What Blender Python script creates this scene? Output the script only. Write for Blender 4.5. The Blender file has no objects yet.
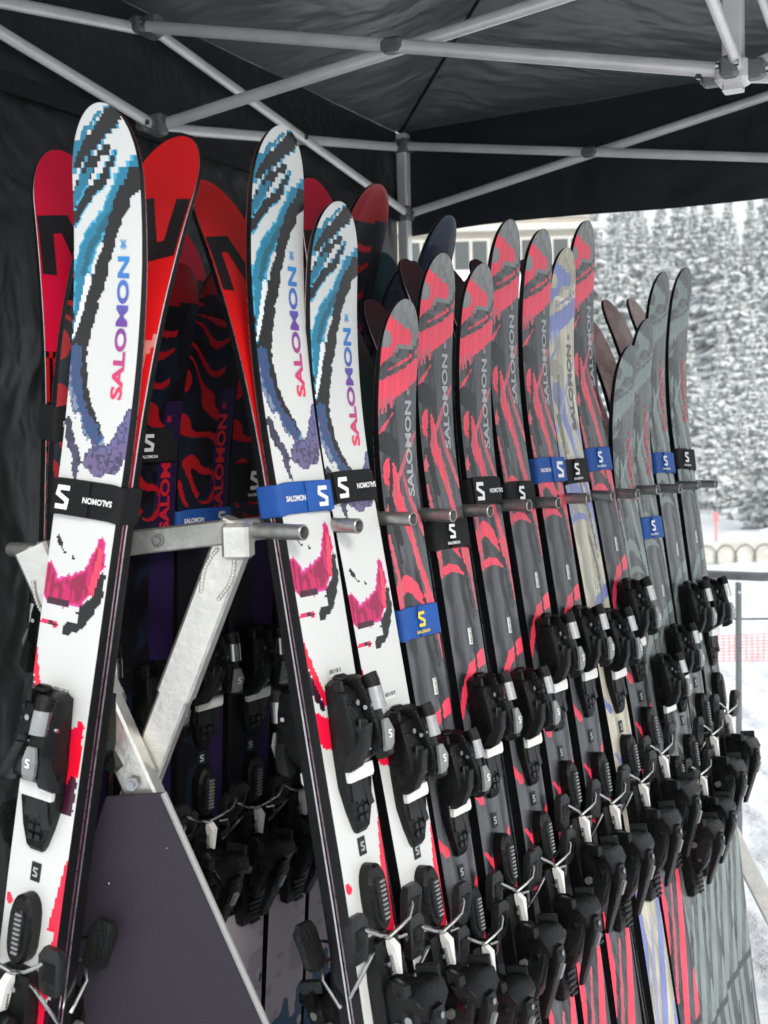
import bpy, math, random
import numpy as np
from mathutils import Vector, Matrix
R = math.radians
random.seed(7)
scene = bpy.context.scene
COL = scene.collection

# ------------------------------------------------------------------ camera, sky, sun, exposure
cd = bpy.data.cameras.new('camera'); cam = bpy.data.objects.new('camera', cd); COL.objects.link(cam)
cd.sensor_fit = 'VERTICAL'; cd.sensor_height = 36.0; cd.lens = 1100 / 1024 * 36.0
cd.clip_start = 0.05; cd.clip_end = 2000
cam.matrix_world = Matrix.Translation((0, 0, 1.42)) @ Matrix.Rotation(R(90 - 4.3), 4, 'X') @ Matrix.Rotation(R(-1.6), 4, 'Z')
cd.dof.use_dof = True; cd.dof.focus_distance = 1.7; cd.dof.aperture_fstop = 7.5
scene.camera = cam

world = bpy.data.worlds.new('World'); scene.world = world; world.use_nodes = True
nt = world.node_tree; nt.nodes.clear()
wo = nt.nodes.new('ShaderNodeOutputWorld'); bg = nt.nodes.new('ShaderNodeBackground'); sky = nt.nodes.new('ShaderNodeTexSky')
mixc = nt.nodes.new('ShaderNodeMix'); mixc.data_type = 'RGBA'
sky.sky_type = 'NISHITA'; sky.sun_disc = False; sky.sun_elevation = R(32); sky.sun_rotation = R(200)
sky.air_density = 1.0; sky.dust_density = 4.0
mixc.inputs[0].default_value = 0.82                         # overcast: cloud layer over the blue
mixc.inputs[7].default_value = (9.6, 10.0, 10.2, 1)
nt.links.new(sky.outputs[0], mixc.inputs[6]); nt.links.new(mixc.outputs[2], bg.inputs[0])
bg.inputs[1].default_value = 0.11
nt.links.new(bg.outputs[0], wo.inputs[0])
sd = bpy.data.lights.new('sun', 'SUN'); sun = bpy.data.objects.new('sun', sd); COL.objects.link(sun)
sd.energy = 1.2; sd.angle = R(12); sd.color = (1, .96, .9)
sun.rotation_euler = Vector((math.sin(R(200)) * -1, -math.cos(R(200)) * -1, 0)).to_track_quat('-Z', 'Y').to_euler()
_el, _az = R(32), R(200)                                     # sun stands behind the photographer, a little to the right
_dir = Vector((0.35 * math.cos(_el), -0.94 * math.cos(_el), math.sin(_el)))
sky.sun_rotation = math.atan2(_dir.x, _dir.y)
sun.rotation_euler = (-_dir).to_track_quat('-Z', 'Y').to_euler()
scene.view_settings.view_transform = 'Standard'; scene.view_settings.look = 'None'
scene.view_settings.gamma = 1; scene.view_settings.use_curve_mapping = False
scene.view_settings.exposure = 0.5

# ------------------------------------------------------------------ helpers
def lin(r, g, b):
    f = lambda c: (c / 255 / 12.92) if c / 255 <= .04045 else ((c / 255 + .055) / 1.055) ** 2.4
    return (f(r), f(g), f(b))

def mat(name, col, rough=.5, metal=0, spec=.5, bump=0, bscale=40, var=0, vscale=8, coat=0, attr=None, aniso=None, detail=4):
    m = bpy.data.materials.new(name); m.use_nodes = True
    t = m.node_tree; p = t.nodes['Principled BSDF']
    p.inputs['Base Color'].default_value = (*col, 1)
    p.inputs['Roughness'].default_value = rough; p.inputs['Metallic'].default_value = metal
    p.inputs['Specular IOR Level'].default_value = spec; p.inputs['Coat Weight'].default_value = coat
    p.inputs['Coat Roughness'].default_value = .08
    src = None
    if attr:
        a = t.nodes.new('ShaderNodeAttribute'); a.attribute_name = attr; src = a.outputs['Color']
    co = t.nodes.new('ShaderNodeTexCoord')
    if var:
        n = t.nodes.new('ShaderNodeTexNoise'); n.inputs['Scale'].default_value = vscale; n.inputs['Detail'].default_value = 8
        n.inputs['Roughness'].default_value = .65
        t.links.new(co.outputs['Object'], n.inputs['Vector'])
        mr = t.nodes.new('ShaderNodeMapRange'); mr.inputs[1].default_value = .3; mr.inputs[2].default_value = .7
        mr.inputs[3].default_value = 1 - var; mr.inputs[4].default_value = 1 + var
        t.links.new(n.outputs[0], mr.inputs[0])
        mx = t.nodes.new('ShaderNodeMix'); mx.data_type = 'RGBA'; mx.blend_type = 'MULTIPLY'; mx.inputs[0].default_value = 1
        if src: t.links.new(src, mx.inputs[6])
        else: mx.inputs[6].default_value = (*col, 1)
        t.links.new(mr.outputs[0], mx.inputs[7]); src = mx.outputs[2]
        mr2 = t.nodes.new('ShaderNodeMapRange'); mr2.inputs[3].default_value = max(0, rough - .12); mr2.inputs[4].default_value = min(1, rough + .15)
        t.links.new(n.outputs[0], mr2.inputs[0]); t.links.new(mr2.outputs[0], p.inputs['Roughness'])
    if src: t.links.new(src, p.inputs['Base Color'])
    if bump:
        n = t.nodes.new('ShaderNodeTexNoise'); n.inputs['Scale'].default_value = bscale; n.inputs['Detail'].default_value = detail
        t.links.new(co.outputs['Object'], n.inputs['Vector'])
        b = t.nodes.new('ShaderNodeBump'); b.inputs['Strength'].default_value = bump; b.inputs['Distance'].default_value = .01
        t.links.new(n.outputs[0], b.inputs['Height']); t.links.new(b.outputs[0], p.inputs['Normal'])
    return m

M = dict(
    graphic=mat('printed topsheet', (1, 1, 1), .26, coat=.12, attr='col', bump=.04, bscale=900, spec=.4),
    base=mat('sintered base', (1, 1, 1), .3, attr='col', spec=.5, bump=.04, bscale=300),
    sidewall=mat('black sidewall', (.004, .004, .005), .35, spec=.3, var=.3, vscale=60),
    steel=mat('steel edge', (.62, .62, .62), .28, 1, var=.2, vscale=90),
    ink=mat('printed ink', (1, 1, 1), .4, attr='col'),
    white_ink=mat('white ink', (.8, .8, .8), .5), black_ink=mat('black ink', (.012, .012, .014), .4),
    grey_ink=mat('grey ink', lin(160, 165, 165), .5), yellow_ink=mat('yellow ink', lin(230, 200, 60), .5),
    plastic=mat('black binding plastic', (.003, .003, .0033), .24, spec=.24, bump=.25, bscale=500, var=.35, vscale=50),
    plastic2=mat('charcoal binding plastic', (.009, .0095, .01), .28, spec=.3, bump=.2, bscale=500, var=.3, vscale=50),
    badge=mat('grey badge', (.24, .25, .25), .3, .4, var=.2, vscale=60),
    white_plastic=mat('white slide plate', (.78, .78, .76), .35, var=.06, vscale=80),
    chrome=mat('chrome', (.36, .37, .38), .2, 1, var=.15, vscale=90),
    wire=mat('brake wire', (.4, .4, .4), .25, 1, var=.2, vscale=120),
    pad=mat('grey brake pad', (.010, .0105, .011), .33, spec=.35, bump=.3, bscale=200, var=.3, vscale=40),
    paper=mat('paper sticker', (.72, .75, .72), .5),
    strap_black=mat('black webbing', (.007, .007, .008), .6, spec=.25, bump=.4, bscale=700, var=.3, vscale=40),
    strap_blue=mat('blue webbing', lin(18, 82, 165), .55, bump=.4, bscale=700, var=.2, vscale=30),
    alu=mat('brushed aluminium', (.62, .61, .58), .38, .85, bump=.15, bscale=90, var=.16, vscale=14),
    alu_tube=mat('aluminium tube', (.74, .74, .73), .34, .2, bump=.05, bscale=60, var=.12, vscale=9),
    peg_metal=mat('peg metal', (.36, .36, .35), .34, .8, var=.25, vscale=60),
    bar_steel=mat('worn steel bar', (.30, .30, .29), .35, .7, bump=.15, bscale=90, var=.3, vscale=20),
    bracket=mat('grey bracket', (.16, .165, .165), .42, .3, bump=.15, bscale=200, var=.2, vscale=40),
    dark=mat('dark hole', (.008, .008, .008), .8),
    panel=mat('dark violet panel board', lin(34, 26, 40), .6, bump=.12, bscale=400, var=.2, vscale=6),
    piping=mat('pale edge band', lin(150, 150, 150), .5, bump=.2, bscale=200),
    rail=mat('galvanised rail', (.2, .21, .22), .45, .6, var=.2, vscale=20),
    dwood=mat('dark hoop', (.10, .095, .085), .7), netting=mat('pale netting', lin(208, 207, 198), .7, bump=.5, bscale=60, var=.2, vscale=6),
    rednet=mat('red plastic mesh', lin(232, 140, 142), .6),
    bwall=mat('beige render', lin(190, 184, 172), .8, bump=.2, bscale=12, var=.1, vscale=2),
    bglass=mat('window glass', lin(70, 78, 80), .12, spec=.8), bframe=mat('window frame', lin(215, 212, 205), .6),
    snowroof=mat('settled snow', (.82, .84, .87), .8, bump=.5, bscale=1.2),
    bark=mat('bark', (.06, .045, .035), .9, bump=.5, bscale=20, var=.3, vscale=6),
)

def tag(o, label=None, cat=None, group=None, kind=None):
    if label: o['label'] = label
    if cat: o['category'] = cat
    if group: o['group'] = group
    if kind: o['kind'] = kind
    return o

def empty(name, loc=(0, 0, 0)):
    o = bpy.data.objects.new(name, None); COL.objects.link(o); o.location = loc; o.empty_display_size = .05
    return o

def copy_tree(o, parent=None):
    c = o.copy(); COL.objects.link(c); c.parent = parent
    for ch in list(o.children): copy_tree(ch, c)
    return c

class MB:
    def __init__(s): s.v = []; s.f = []; s.mi = []; s.mats = []
    def m(s, mm):
        if mm not in s.mats: s.mats.append(mm)
        return s.mats.index(mm)
    def add(s, vs, fs, mm):
        k = len(s.v); s.v += [tuple(v) for v in vs]; i = s.m(mm)
        for f in fs: s.f.append([k + a for a in f]); s.mi.append(i)
    def box(s, c, d, mm, rot=None, ch=0.0):
        """chamfered box, centre c, size d"""
        x, y, z = d[0] / 2, d[1] / 2, d[2] / 2
        if ch <= 0: ch = min(x, y, z) * .18
        loops = []
        for zz, k in ((-z, ch), (-z + ch, 0), (z - ch, 0), (z, ch)):
            a, b = x - k, y - k
            cc = min(ch, a * .9, b * .9)
            loops.append([(a - cc, -b, zz), (a, -b + cc, zz), (a, b - cc, zz), (a - cc, b, zz), (-a + cc, b, zz), (-a, b - cc, zz), (-a, -b + cc, zz), (-a + cc, -b, zz)])
        s.rings(loops, mm, c=c, rot=rot)
    def rings(s, loops, mm, c=(0, 0, 0), rot=None, cap=True, closed=True):
        n = len(loops[0]); vs = [Vector(p) for l in loops for p in l]
        if rot is not None: vs = [rot @ p for p in vs]
        vs = [p + Vector(c) for p in vs]; fs = []
        for i in range(len(loops) - 1):
            for j in range(n if closed else n - 1):
                a, b = i * n + j, i * n + (j + 1) % n
                fs.append([a, b, b + n, a + n])
        if cap: fs.append(list(range(n))[::-1]); fs.append([(len(loops) - 1) * n + j for j in range(n)])
        s.add(vs, fs, mm)
    def tube(s, pts, r, mm, n=10, cap=True, r2=None):
        pts = [Vector(p) for p in pts]; loops = []
        t0 = (pts[1] - pts[0]).normalized(); up = t0.orthogonal().normalized()
        for i, p in enumerate(pts):
            t = (pts[min(i + 1, len(pts) - 1)] - pts[max(i - 1, 0)]).normalized()
            up = (up - up.dot(t) * t).normalized(); sd_ = t.cross(up)
            rr = r if r2 is None else r + (r2 - r) * i / (len(pts) - 1)
            loops.append([tuple(p + rr * (math.cos(a) * up + math.sin(a) * sd_)) for a in [2 * math.pi * j / n for j in range(n)]])
        s.rings(loops, mm, cap=cap)
    def pipe(s, a, b, ro, ri, mm, n=20):
        """hollow tube, open at b"""
        a, b = Vector(a), Vector(b); t = (b - a).normalized(); up = t.orthogonal().normalized(); sd_ = t.cross(up)
        ring = lambda p, r: [tuple(p + r * (math.cos(q) * up + math.sin(q) * sd_)) for q in [2 * math.pi * j / n for j in range(n)]]
        e = .0012
        s.rings([ring(a, ro), ring(b - t * e, ro), ring(b, ro - e * .8), ring(b, ri + e * .3), ring(b - t * e, ri), ring(a + t * .01, ri)], mm)
    def sqtube(s, a, b, w, d, mm, side=(0, 1, 0)):
        a, b = Vector(a), Vector(b); t = (b - a).normalized(); sv = Vector(side); sv = (sv - sv.dot(t) * t).normalized(); o = t.cross(sv)
        c = min(w, d) * .1; hw, hd = w / 2, d / 2
        prof = [(hw - c, -hd), (hw, -hd + c), (hw, hd - c), (hw - c, hd), (-hw + c, hd), (-hw, hd - c), (-hw, -hd + c), (-hw + c, -hd)]
        s.rings([[tuple(p + o * x + sv * y) for x, y in prof] for p in (a, b)], mm)
    def loft(s, secs, mm, ch=.3):
        """secs: (z, centre x, half width, h0, h1): h is height above the ski face (local -Y)"""
        loops = []
        for z, cx, hw, h0, h1 in secs:
            c = min(hw, (h1 - h0) / 2) * ch
            loops.append([(cx + x, -h, z) for x, h in ((-hw, h0), (hw, h0), (hw, h1 - c), (hw - c * .3, h1 - c * .3), (hw - c, h1), (-hw + c, h1), (-hw + c * .3, h1 - c * .3), (-hw, h1 - c))])
        s.rings(loops, mm)
    def build(s, name, parent=None, smooth=False, loc=None):
        me = bpy.data.meshes.new(name); me.from_pydata(s.v, [], s.f)
        for mm in s.mats: me.materials.append(M[mm] if isinstance(mm, str) else mm)
        me.polygons.foreach_set('material_index', s.mi)
        bm_fix(me)
        if smooth: me.polygons.foreach_set('use_smooth', [True] * len(me.polygons))
        if smooth:
            try: me.set_sharp_from_angle(angle=R(38))
            except Exception: pass
        o = bpy.data.objects.new(name, me); COL.objects.link(o); o.parent = parent
        if loc: o.location = loc
        return o

import bmesh
def bm_fix(me):
    bm = bmesh.new(); bm.from_mesh(me); bmesh.ops.recalc_face_normals(bm, faces=bm.faces); bm.to_mesh(me); bm.free()

def grid_mesh(name, P, cols, matname, parent, flip=False):
    """P: (rows+1, n+1, 3) points, cols: (rows, n, 3) one colour a face"""
    r, n = P.shape[0] - 1, P.shape[1] - 1
    idx = np.arange((r + 1) * (n + 1)).reshape(r + 1, n + 1)
    q = np.stack([idx[:-1, :-1], idx[:-1, 1:], idx[1:, 1:], idx[1:, :-1]], -1).reshape(-1, 4)
    if flip: q = q[:, ::-1]
    me = bpy.data.meshes.new(name); me.from_pydata(P.reshape(-1, 3).tolist(), [], q.tolist())
    if cols is not None:
        at = me.color_attributes.new('col', 'FLOAT_COLOR', 'CORNER')
        c = np.ones((len(q), 4, 4), np.float32); c[:, :, :3] = cols.reshape(-1, 1, 3)
        at.data.foreach_set('color', c.ravel())
    me.materials.append(M[matname]); me.polygons.foreach_set('use_smooth', [True] * len(me.polygons))
    o = bpy.data.objects.new(name, me); COL.objects.link(o); o.parent = parent
    return o

# --- lettering
_fonts = {}
def text_mesh(s, size, bold=.02, stretch=1.0, shear=0.0):
    k = (s, size, bold, stretch, shear)
    if k in _fonts: return _fonts[k]
    cu = bpy.data.curves.new('t', 'FONT'); cu.body = s; cu.size = size; cu.offset = bold * size; cu.resolution_u = 3; cu.shear = shear
    cu.fill_mode = 'FRONT' if hasattr(cu, 'fill_mode') else cu.fill_mode
    cu.dimensions = '2D'
    o = bpy.data.objects.new('t', cu); COL.objects.link(o); bpy.context.view_layer.update()
    me = bpy.data.meshes.new_from_object(o.evaluated_get(bpy.context.evaluated_depsgraph_get()))
    vs = [(v.co.x * stretch, v.co.y) for v in me.vertices]; fs = [list(p.vertices) for p in me.polygons]
    xs = [v[0] for v in vs]; ys = [v[1] for v in vs]; x0, y0 = (min(xs) + max(xs)) / 2, (min(ys) + max(ys)) / 2
    vs = [(x - x0, y - y0) for x, y in vs]
    bpy.data.objects.remove(o); bpy.data.curves.remove(cu); bpy.data.meshes.remove(me)
    _fonts[k] = (vs, fs, max(xs) - min(xs)); return _fonts[k]

def stroke_poly(path, w):
    """thick mitred polyline as quads"""
    P = [np.array(p, float) for p in path]; L = []; Rr = []
    for i, p in enumerate(P):
        a = P[i] - P[i - 1] if i > 0 else P[1] - P[0]; b = P[i + 1] - P[i] if i < len(P) - 1 else a
        a = a / np.linalg.norm(a); b = b / np.linalg.norm(b); na = np.array([-a[1], a[0]]); nb = np.array([-b[1], b[0]])
        m_ = na + nb; m_ /= np.linalg.norm(m_); k = w / 2 / max(.45, m_ @ na)
        L.append(p + m_ * k); Rr.append(p - m_ * k)
    vs = []; fs = []
    for i in range(len(P) - 1):
        for j in range(4):
            for t in (j / 4, (j + 1) / 4):
                vs.append(tuple(L[i] * (1 - t) + L[i + 1] * t)); vs.append(tuple(Rr[i] * (1 - t) + Rr[i + 1] * t))
            k = len(vs) - 4; fs.append([k, k + 1, k + 3, k + 2])
    return vs, fs
# angular S emblem, about 1 wide and 1.4 tall, centred
S_MARK = stroke_poly([(.5, .56), (-.3, .56), (-.38, .2), (.36, -.16), (.3, -.56), (-.5, -.56)], .29)
# small crystal mark beside the word
SNOW = ([], [])
for _p in ([(-.5, .3), (0, .05), (-.5, -.2)], [(-.3, .5), (.1, .2), (.5, .45)], [(-.3, -.45), (.1, -.1), (.5, -.35)], [(0, .05), (.5, .1)]):
    _v, _f = stroke_poly(_p, .12); _k = len(SNOW[0]); SNOW[0].extend(_v); SNOW[1].extend([[a + _k for a in f] for f in _f])

def flat_decal(name, parts, fn, matname, parent, grad=None):
    """parts: list of (verts2d, faces); fn maps 2D to 3D"""
    vs = []; fs = []; raw = []
    for v, f in parts:
        k = len(vs); vs += [fn(*p) for p in v]; raw += v; fs += [[a + k for a in q] for q in f]
    me = bpy.data.meshes.new(name); me.from_pydata([tuple(v) for v in vs], [], fs)
    if grad:
        at = me.color_attributes.new('col', 'FLOAT_COLOR', 'POINT')
        at.data.foreach_set('color', [c for p in raw for c in (*grad(*p), 1)])
    me.materials.append(M[matname]); o = bpy.data.objects.new(name, me); COL.objects.link(o); o.parent = parent
    return o
def sc2(mesh2, k, dx=0, dy=0): return [(x * k + dx, y * k + dy) for x, y in mesh2[0]], mesh2[1]

# ------------------------------------------------------------------ the ski
LEN = 1.80; ZC = 0.912
def half_width(v):
    """v: metres from the tip"""
    v = np.asarray(v, float)
    w = np.interp(v, [0, .12, .17, .3, .5, .95, 1.45, 1.66, 1.74, 1.8], [.0525, .0545, .055, .0535, .051, .047, .051, .053, .052, .045])
    tip = np.sqrt(np.clip(1 - ((.085 - np.clip(v, 0, .085)) / .085) ** 2.3, 0, 1))
    tail = np.sqrt(np.clip(1 - ((np.clip(v, 1.77, 1.8) - 1.77) / .032) ** 2, 0, 1))
    return np.maximum(w * tip * tail, .0006)
def rise(v):
    v = np.asarray(v, float)
    return .0015 + .069 * np.clip((.44 - v) / .44, 0, 1) ** 2.5 + .014 * np.clip((v - 1.55) / .25, 0, 1) ** 2
def thick(v):
    return np.interp(v, [0, .1, .5, .9, 1.3, 1.7, 1.8], [.006, .008, .015, .019, .016, .010, .007])
def top_y(v): return -(rise(v) + thick(v))
def base_y(v): return -rise(v)

def ski_rows(ds):
    a = 0.085 * (1 - np.cos(np.linspace(0, math.pi / 2, 22)))
    return np.concatenate([a, np.arange(.085 + ds, 1.76, ds), [1.77, 1.78, 1.787, 1.793, 1.797, 1.8]])

def raster(rows, n, paint):
    vm = (rows[:-1] + rows[1:]) / 2; um = (np.arange(n) + .5) / n * 2 - 1
    V, U = np.meshgrid(vm, um, indexing='ij')
    C = np.zeros(V.shape + (3,)); paint(V, U, C)
    return C

def dist_path(V, X, path):
    """path: [(v, x, halfwidth)] -> signed distance minus interpolated half width, metres"""
    best = np.full(V.shape, 9.)
    for (v0, x0, w0), (v1, x1, w1) in zip(path[:-1], path[1:]):
        dv, dx = v1 - v0, x1 - x0; L2 = dv * dv + dx * dx + 1e-12
        t = np.clip(((V - v0) * dv + (X - x0) * dx) / L2, 0, 1)
        d = np.hypot(V - v0 - t * dv, X - x0 - t * dx) - (w0 + (w1 - w0) * t)
        best = np.minimum(best, d)
    return best

rng = np.random.RandomState(3)
def vnoise(V, X, f, seed=0):
    r = np.random.RandomState(seed); T = r.rand(64, 64)
    a, b = V * f, (X + 3) * f; i, j = np.floor(a).astype(int), np.floor(b).astype(int); s, t = a - i, b - j
    s = s * s * (3 - 2 * s); t = t * t * (3 - 2 * t)
    g = lambda p, q: T[p % 64, q % 64]
    return (g(i, j) * (1 - s) * (1 - t) + g(i + 1, j) * s * (1 - t) + g(i, j + 1) * (1 - s) * t + g(i + 1, j + 1) * s * t)

def blend(C, mask, col, a=1.0):
    mask = mask.astype(float) * a
    C[:] = C * (1 - mask[..., None]) + np.array(col) * mask[..., None]

# lookup used to copy the pixel artwork: ski edges on the reference drawing, row -> (left, right)
class Sheet:
    def __init__(s, ys, ls, rs, y0, k): s.ys, s.ls, s.rs, s.y0, s.k = ys, ls, rs, y0, k
    def __call__(s, x, y, w):
        l, r = np.interp(y, s.ys, s.ls), np.interp(y, s.ys, s.rs)
        v = (y - s.y0) * s.k; hw = float(np.interp(v, [0, .12, .17, .3, .5, .95, 1.45], [.056, .0585, .0585, .056, .052, .047, .052]))
        return (v, ((x - l) / (r - l) * 2 - 1) * hw, w)

def white_art(V, U, C):
    X = U * half_width(V)
    S = Sheet([108, 150, 200, 300, 400, 470, 560, 650, 760, 900, 1000], [76, 77, 75, 72, 63, 56, 41, 30, 8, -18, -36], [150, 151, 152, 152, 142, 133, 117, 103, 76, 52, 36], 108, .00123)
    A = lambda pts: dist_path(V, X, [S(a / 2.927, b / 2.927 + 90, w) for a, b, w in pts])       # upper art
    B = lambda pts: dist_path(V, X, [S(a / 2.846, b / 2.846 + 420, w) for a, b, w in pts])      # middle art
    jag = (vnoise(V, X, 160, 5) - .5) * .005
    white = (.62, .63, .62); blk = lin(10, 10, 15); teal = lin(20, 118, 150); cyan = lin(60, 165, 205); dblue = lin(30, 60, 100)
    C[:] = white
    # upper diagonals
    d = A([(385, 70, .010), (340, 110, .010), (285, 160, .009), (240, 200, .007)]) + jag
    blend(C, (d < .003) & (vnoise(V, X, 90, 14) > .35), lin(40, 140, 175)); blend(C, (d < 0), blk)
    blend(C, A([(330, 75, .003), (255, 150, .004), (232, 200, .003)]) + jag < 0, teal)
    blend(C, A([(238, 140, .004), (236, 170, .004)]) < 0, teal)
    d = A([(345, 165, .005), (290, 215, .010), (240, 300, .013), (222, 340, .01)]) + jag
    blend(C, (d < .002) & (vnoise(V, X, 90, 15) > .5), lin(40, 140, 175)); blend(C, d < 0, blk)
    blend(C, A([(290, 215, .004), (250, 270, .008), (235, 300, .006)]) + jag < 0, teal, .85)
    d = A([(370, 175, .0035), (325, 240, .006), (280, 280, .007), (225, 345, .006)]) + jag
    blend(C, d < 0, blk); blend(C, (d > 0) & (d < .002) & (V < .25), cyan)
    blend(C, A([(334, 188, .003), (310, 220, .004), (286, 250, .002)]) < 0, white)
    # the long teal and black band
    d = A([(430, 195, .005), (380, 240, .008), (335, 330, .009), (280, 400, .011), (250, 470, .012), (240, 560, .008), (215, 650, .008), (205, 720, .006)]) + jag
    blend(C, d < .0025, cyan); blend(C, d < 0, teal)
    blend(C, A([(430, 215, .004), (345, 330, .004), (275, 420, .006), (255, 480, .004)]) + jag < 0, lin(12, 90, 112))
    d = A([(432, 235, .013), (395, 270, .011), (355, 350, .010), (325, 440, .010), (290, 540, .011), (262, 620, .013), (235, 700, .015), (240, 790, .012), (262, 860, .010), (300, 930, .011)]) + jag
    blend(C, d < 0, blk)
    blend(C, A([(270, 495, .004), (245, 590, .004), (215, 660, .003)]) < 0, (.72, .78, .8))
    blend(C, A([(210, 560, .004), (204, 700, .004)]) + jag < 0, blk)
    # blue shading running down the left edge
    d = A([(225, 700, .010), (225, 800, .012), (245, 880, .012), (300, 940, .010), (340, 1000, .010)]) + jag * 2
    g = np.clip((V - .30) / .12, 0, 1)
    blend(C, d < 0, lin(38, 84, 130), .75); blend(C, (d < 0) & (vnoise(V, X, 300, 8) > .55), lin(70, 62, 110), .8)
    # purple bowl under the word
    d = A([(420, 880, .014), (385, 950, .016), (340, 1000, .016), (300, 980, .010)]) + jag
    blend(C, d < 0, lin(96, 92, 140)); blend(C, (d < 0) & (vnoise(V, X, 260, 9) > .5), lin(70, 66, 100))
    d = B([(385, 0, .010), (350, 35, .013), (305, 45, .014), (270, 35, .010)]) + jag
    blend(C, d < 0, lin(100, 88, 130)); blend(C, (d < 0) & (vnoise(V, X, 260, 10) > .5), lin(66, 60, 88))
    d = A([(200, 900, .006), (215, 960, .008), (240, 1010, .006)]) + jag; blend(C, d < 0, lin(50, 46, 66))
    blend(C, A([(235, 880, .004), (250, 960, .004), (258, 1000, .003)]) < 0, white)
    d = B([(215, 0, .006), (228, 60, .005), (232, 105, .002)]) + jag; blend(C, d < 0, lin(66, 60, 88))
    # magenta shield
    m = B([(140, 400, .012), (200, 400, .016), (270, 370, .014), (310, 300, .010), (322, 250, .004)]) + jag
    m2 = B([(135, 350, .008), (150, 400, .012), (230, 390, .018), (280, 350, .012)]) + jag
    mm_ = np.minimum(m, m2)
    blend(C, mm_ < .0022, lin(205, 60, 150)); blend(C, mm_ < 0, lin(190, 22, 92))
    blend(C, (mm_ < -.003) & (vnoise(V * 8, X * 60, 4, 2) > .35), lin(140, 16, 66)); 
    blend(C, B([(290, 380, .006), (305, 330, .005), (318, 270, .003)]) < 0, lin(225, 60, 90))
    d = B([(325, 330, .004), (305, 400, .008), (250, 465, .011), (200, 500, .006)]) + jag; blend(C, d < 0, blk)
    blend(C, B([(115, 455, .007), (180, 462, .008), (230, 462, .006)]) + jag * .6 < 0, white)
    blend(C, B([(135, 430, .003), (205, 430, .003)]) < 0, lin(60, 12, 40))
    blend(C, B([(115, 490, .004), (165, 492, .004)]) + jag * .5 < 0, lin(215, 30, 90)); blend(C, B([(140, 490, .002), (165, 492, .002)]) < 0, lin(60, 12, 30))
    blend(C, B([(172, 255, .003), (185, 285, .003), (205, 296, .002)]) + jag < 0, blk); blend(C, B([(224, 303, .002), (226, 306, .002)]) < 0, blk)
    # red marks above the binding
    d = B([(92, 570, .004), (100, 640, .006), (112, 720, .006), (150, 800, .005)]) + jag; blend(C, d < 0, lin(225, 22, 62))
    d = B([(84, 640, .004), (85, 700, .006), (100, 760, .004)]) + jag; blend(C, d < 0, lin(50, 20, 40))
    d = B([(60, 800, .014), (90, 830, .02), (130, 850, .018), (180, 830, .012), (225, 790, .012), (250, 750, .006)]) + jag; blend(C, d < 0, lin(238, 20, 62))
    d = B([(225, 800, .012), (210, 870, .013), (190, 930, .008)]) + jag; blend(C, d < 0, lin(240, 16, 50))
    d = B([(212, 900, .007), (185, 965, .012), (165, 985, .006)]) + jag; blend(C, d < 0, lin(60, 12, 38))
    # lower half
    hw = half_width(V)
    blend(C, ((V - .86) * .45 + (hw - X) * -1 + .0 > 0) & (V < .95) & (V > .862) & (X > hw - .002 - (V - .86) * .18) , lin(235, 20, 60))
    d = dist_path(V, X, [(.92, .050, .003), (.97, .044, .008), (1.03, .028, .012), (1.08, .030, .018), (1.18, .036, .016), (1.26, .03, .02), (1.34, .0, .02)]) + jag; blend(C, d < 0, lin(228, 20, 62))
    d = dist_path(V, X, [(1.03, .046, .002), (1.07, .044, .007), (1.14, .02, .008)]) + jag; blend(C, d < 0, lin(60, 12, 38))
    blend(C, dist_path(V, X, [(.925, -.040, .004), (.93, -.038, .004)]) + jag < 0, lin(232, 25, 65))
    d = dist_path(V, X, [(1.3, -.04, .01), (1.42, .0, .02), (1.6, .03, .02)]) + jag; blend(C, d < 0, blk)
    d = dist_path(V, X, [(1.2, -.05, .008), (1.35, -.03, .02), (1.5, -.04, .02), (1.7, -.01, .015)]) + jag; blend(C, d < 0, lin(190, 18, 60))

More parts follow.
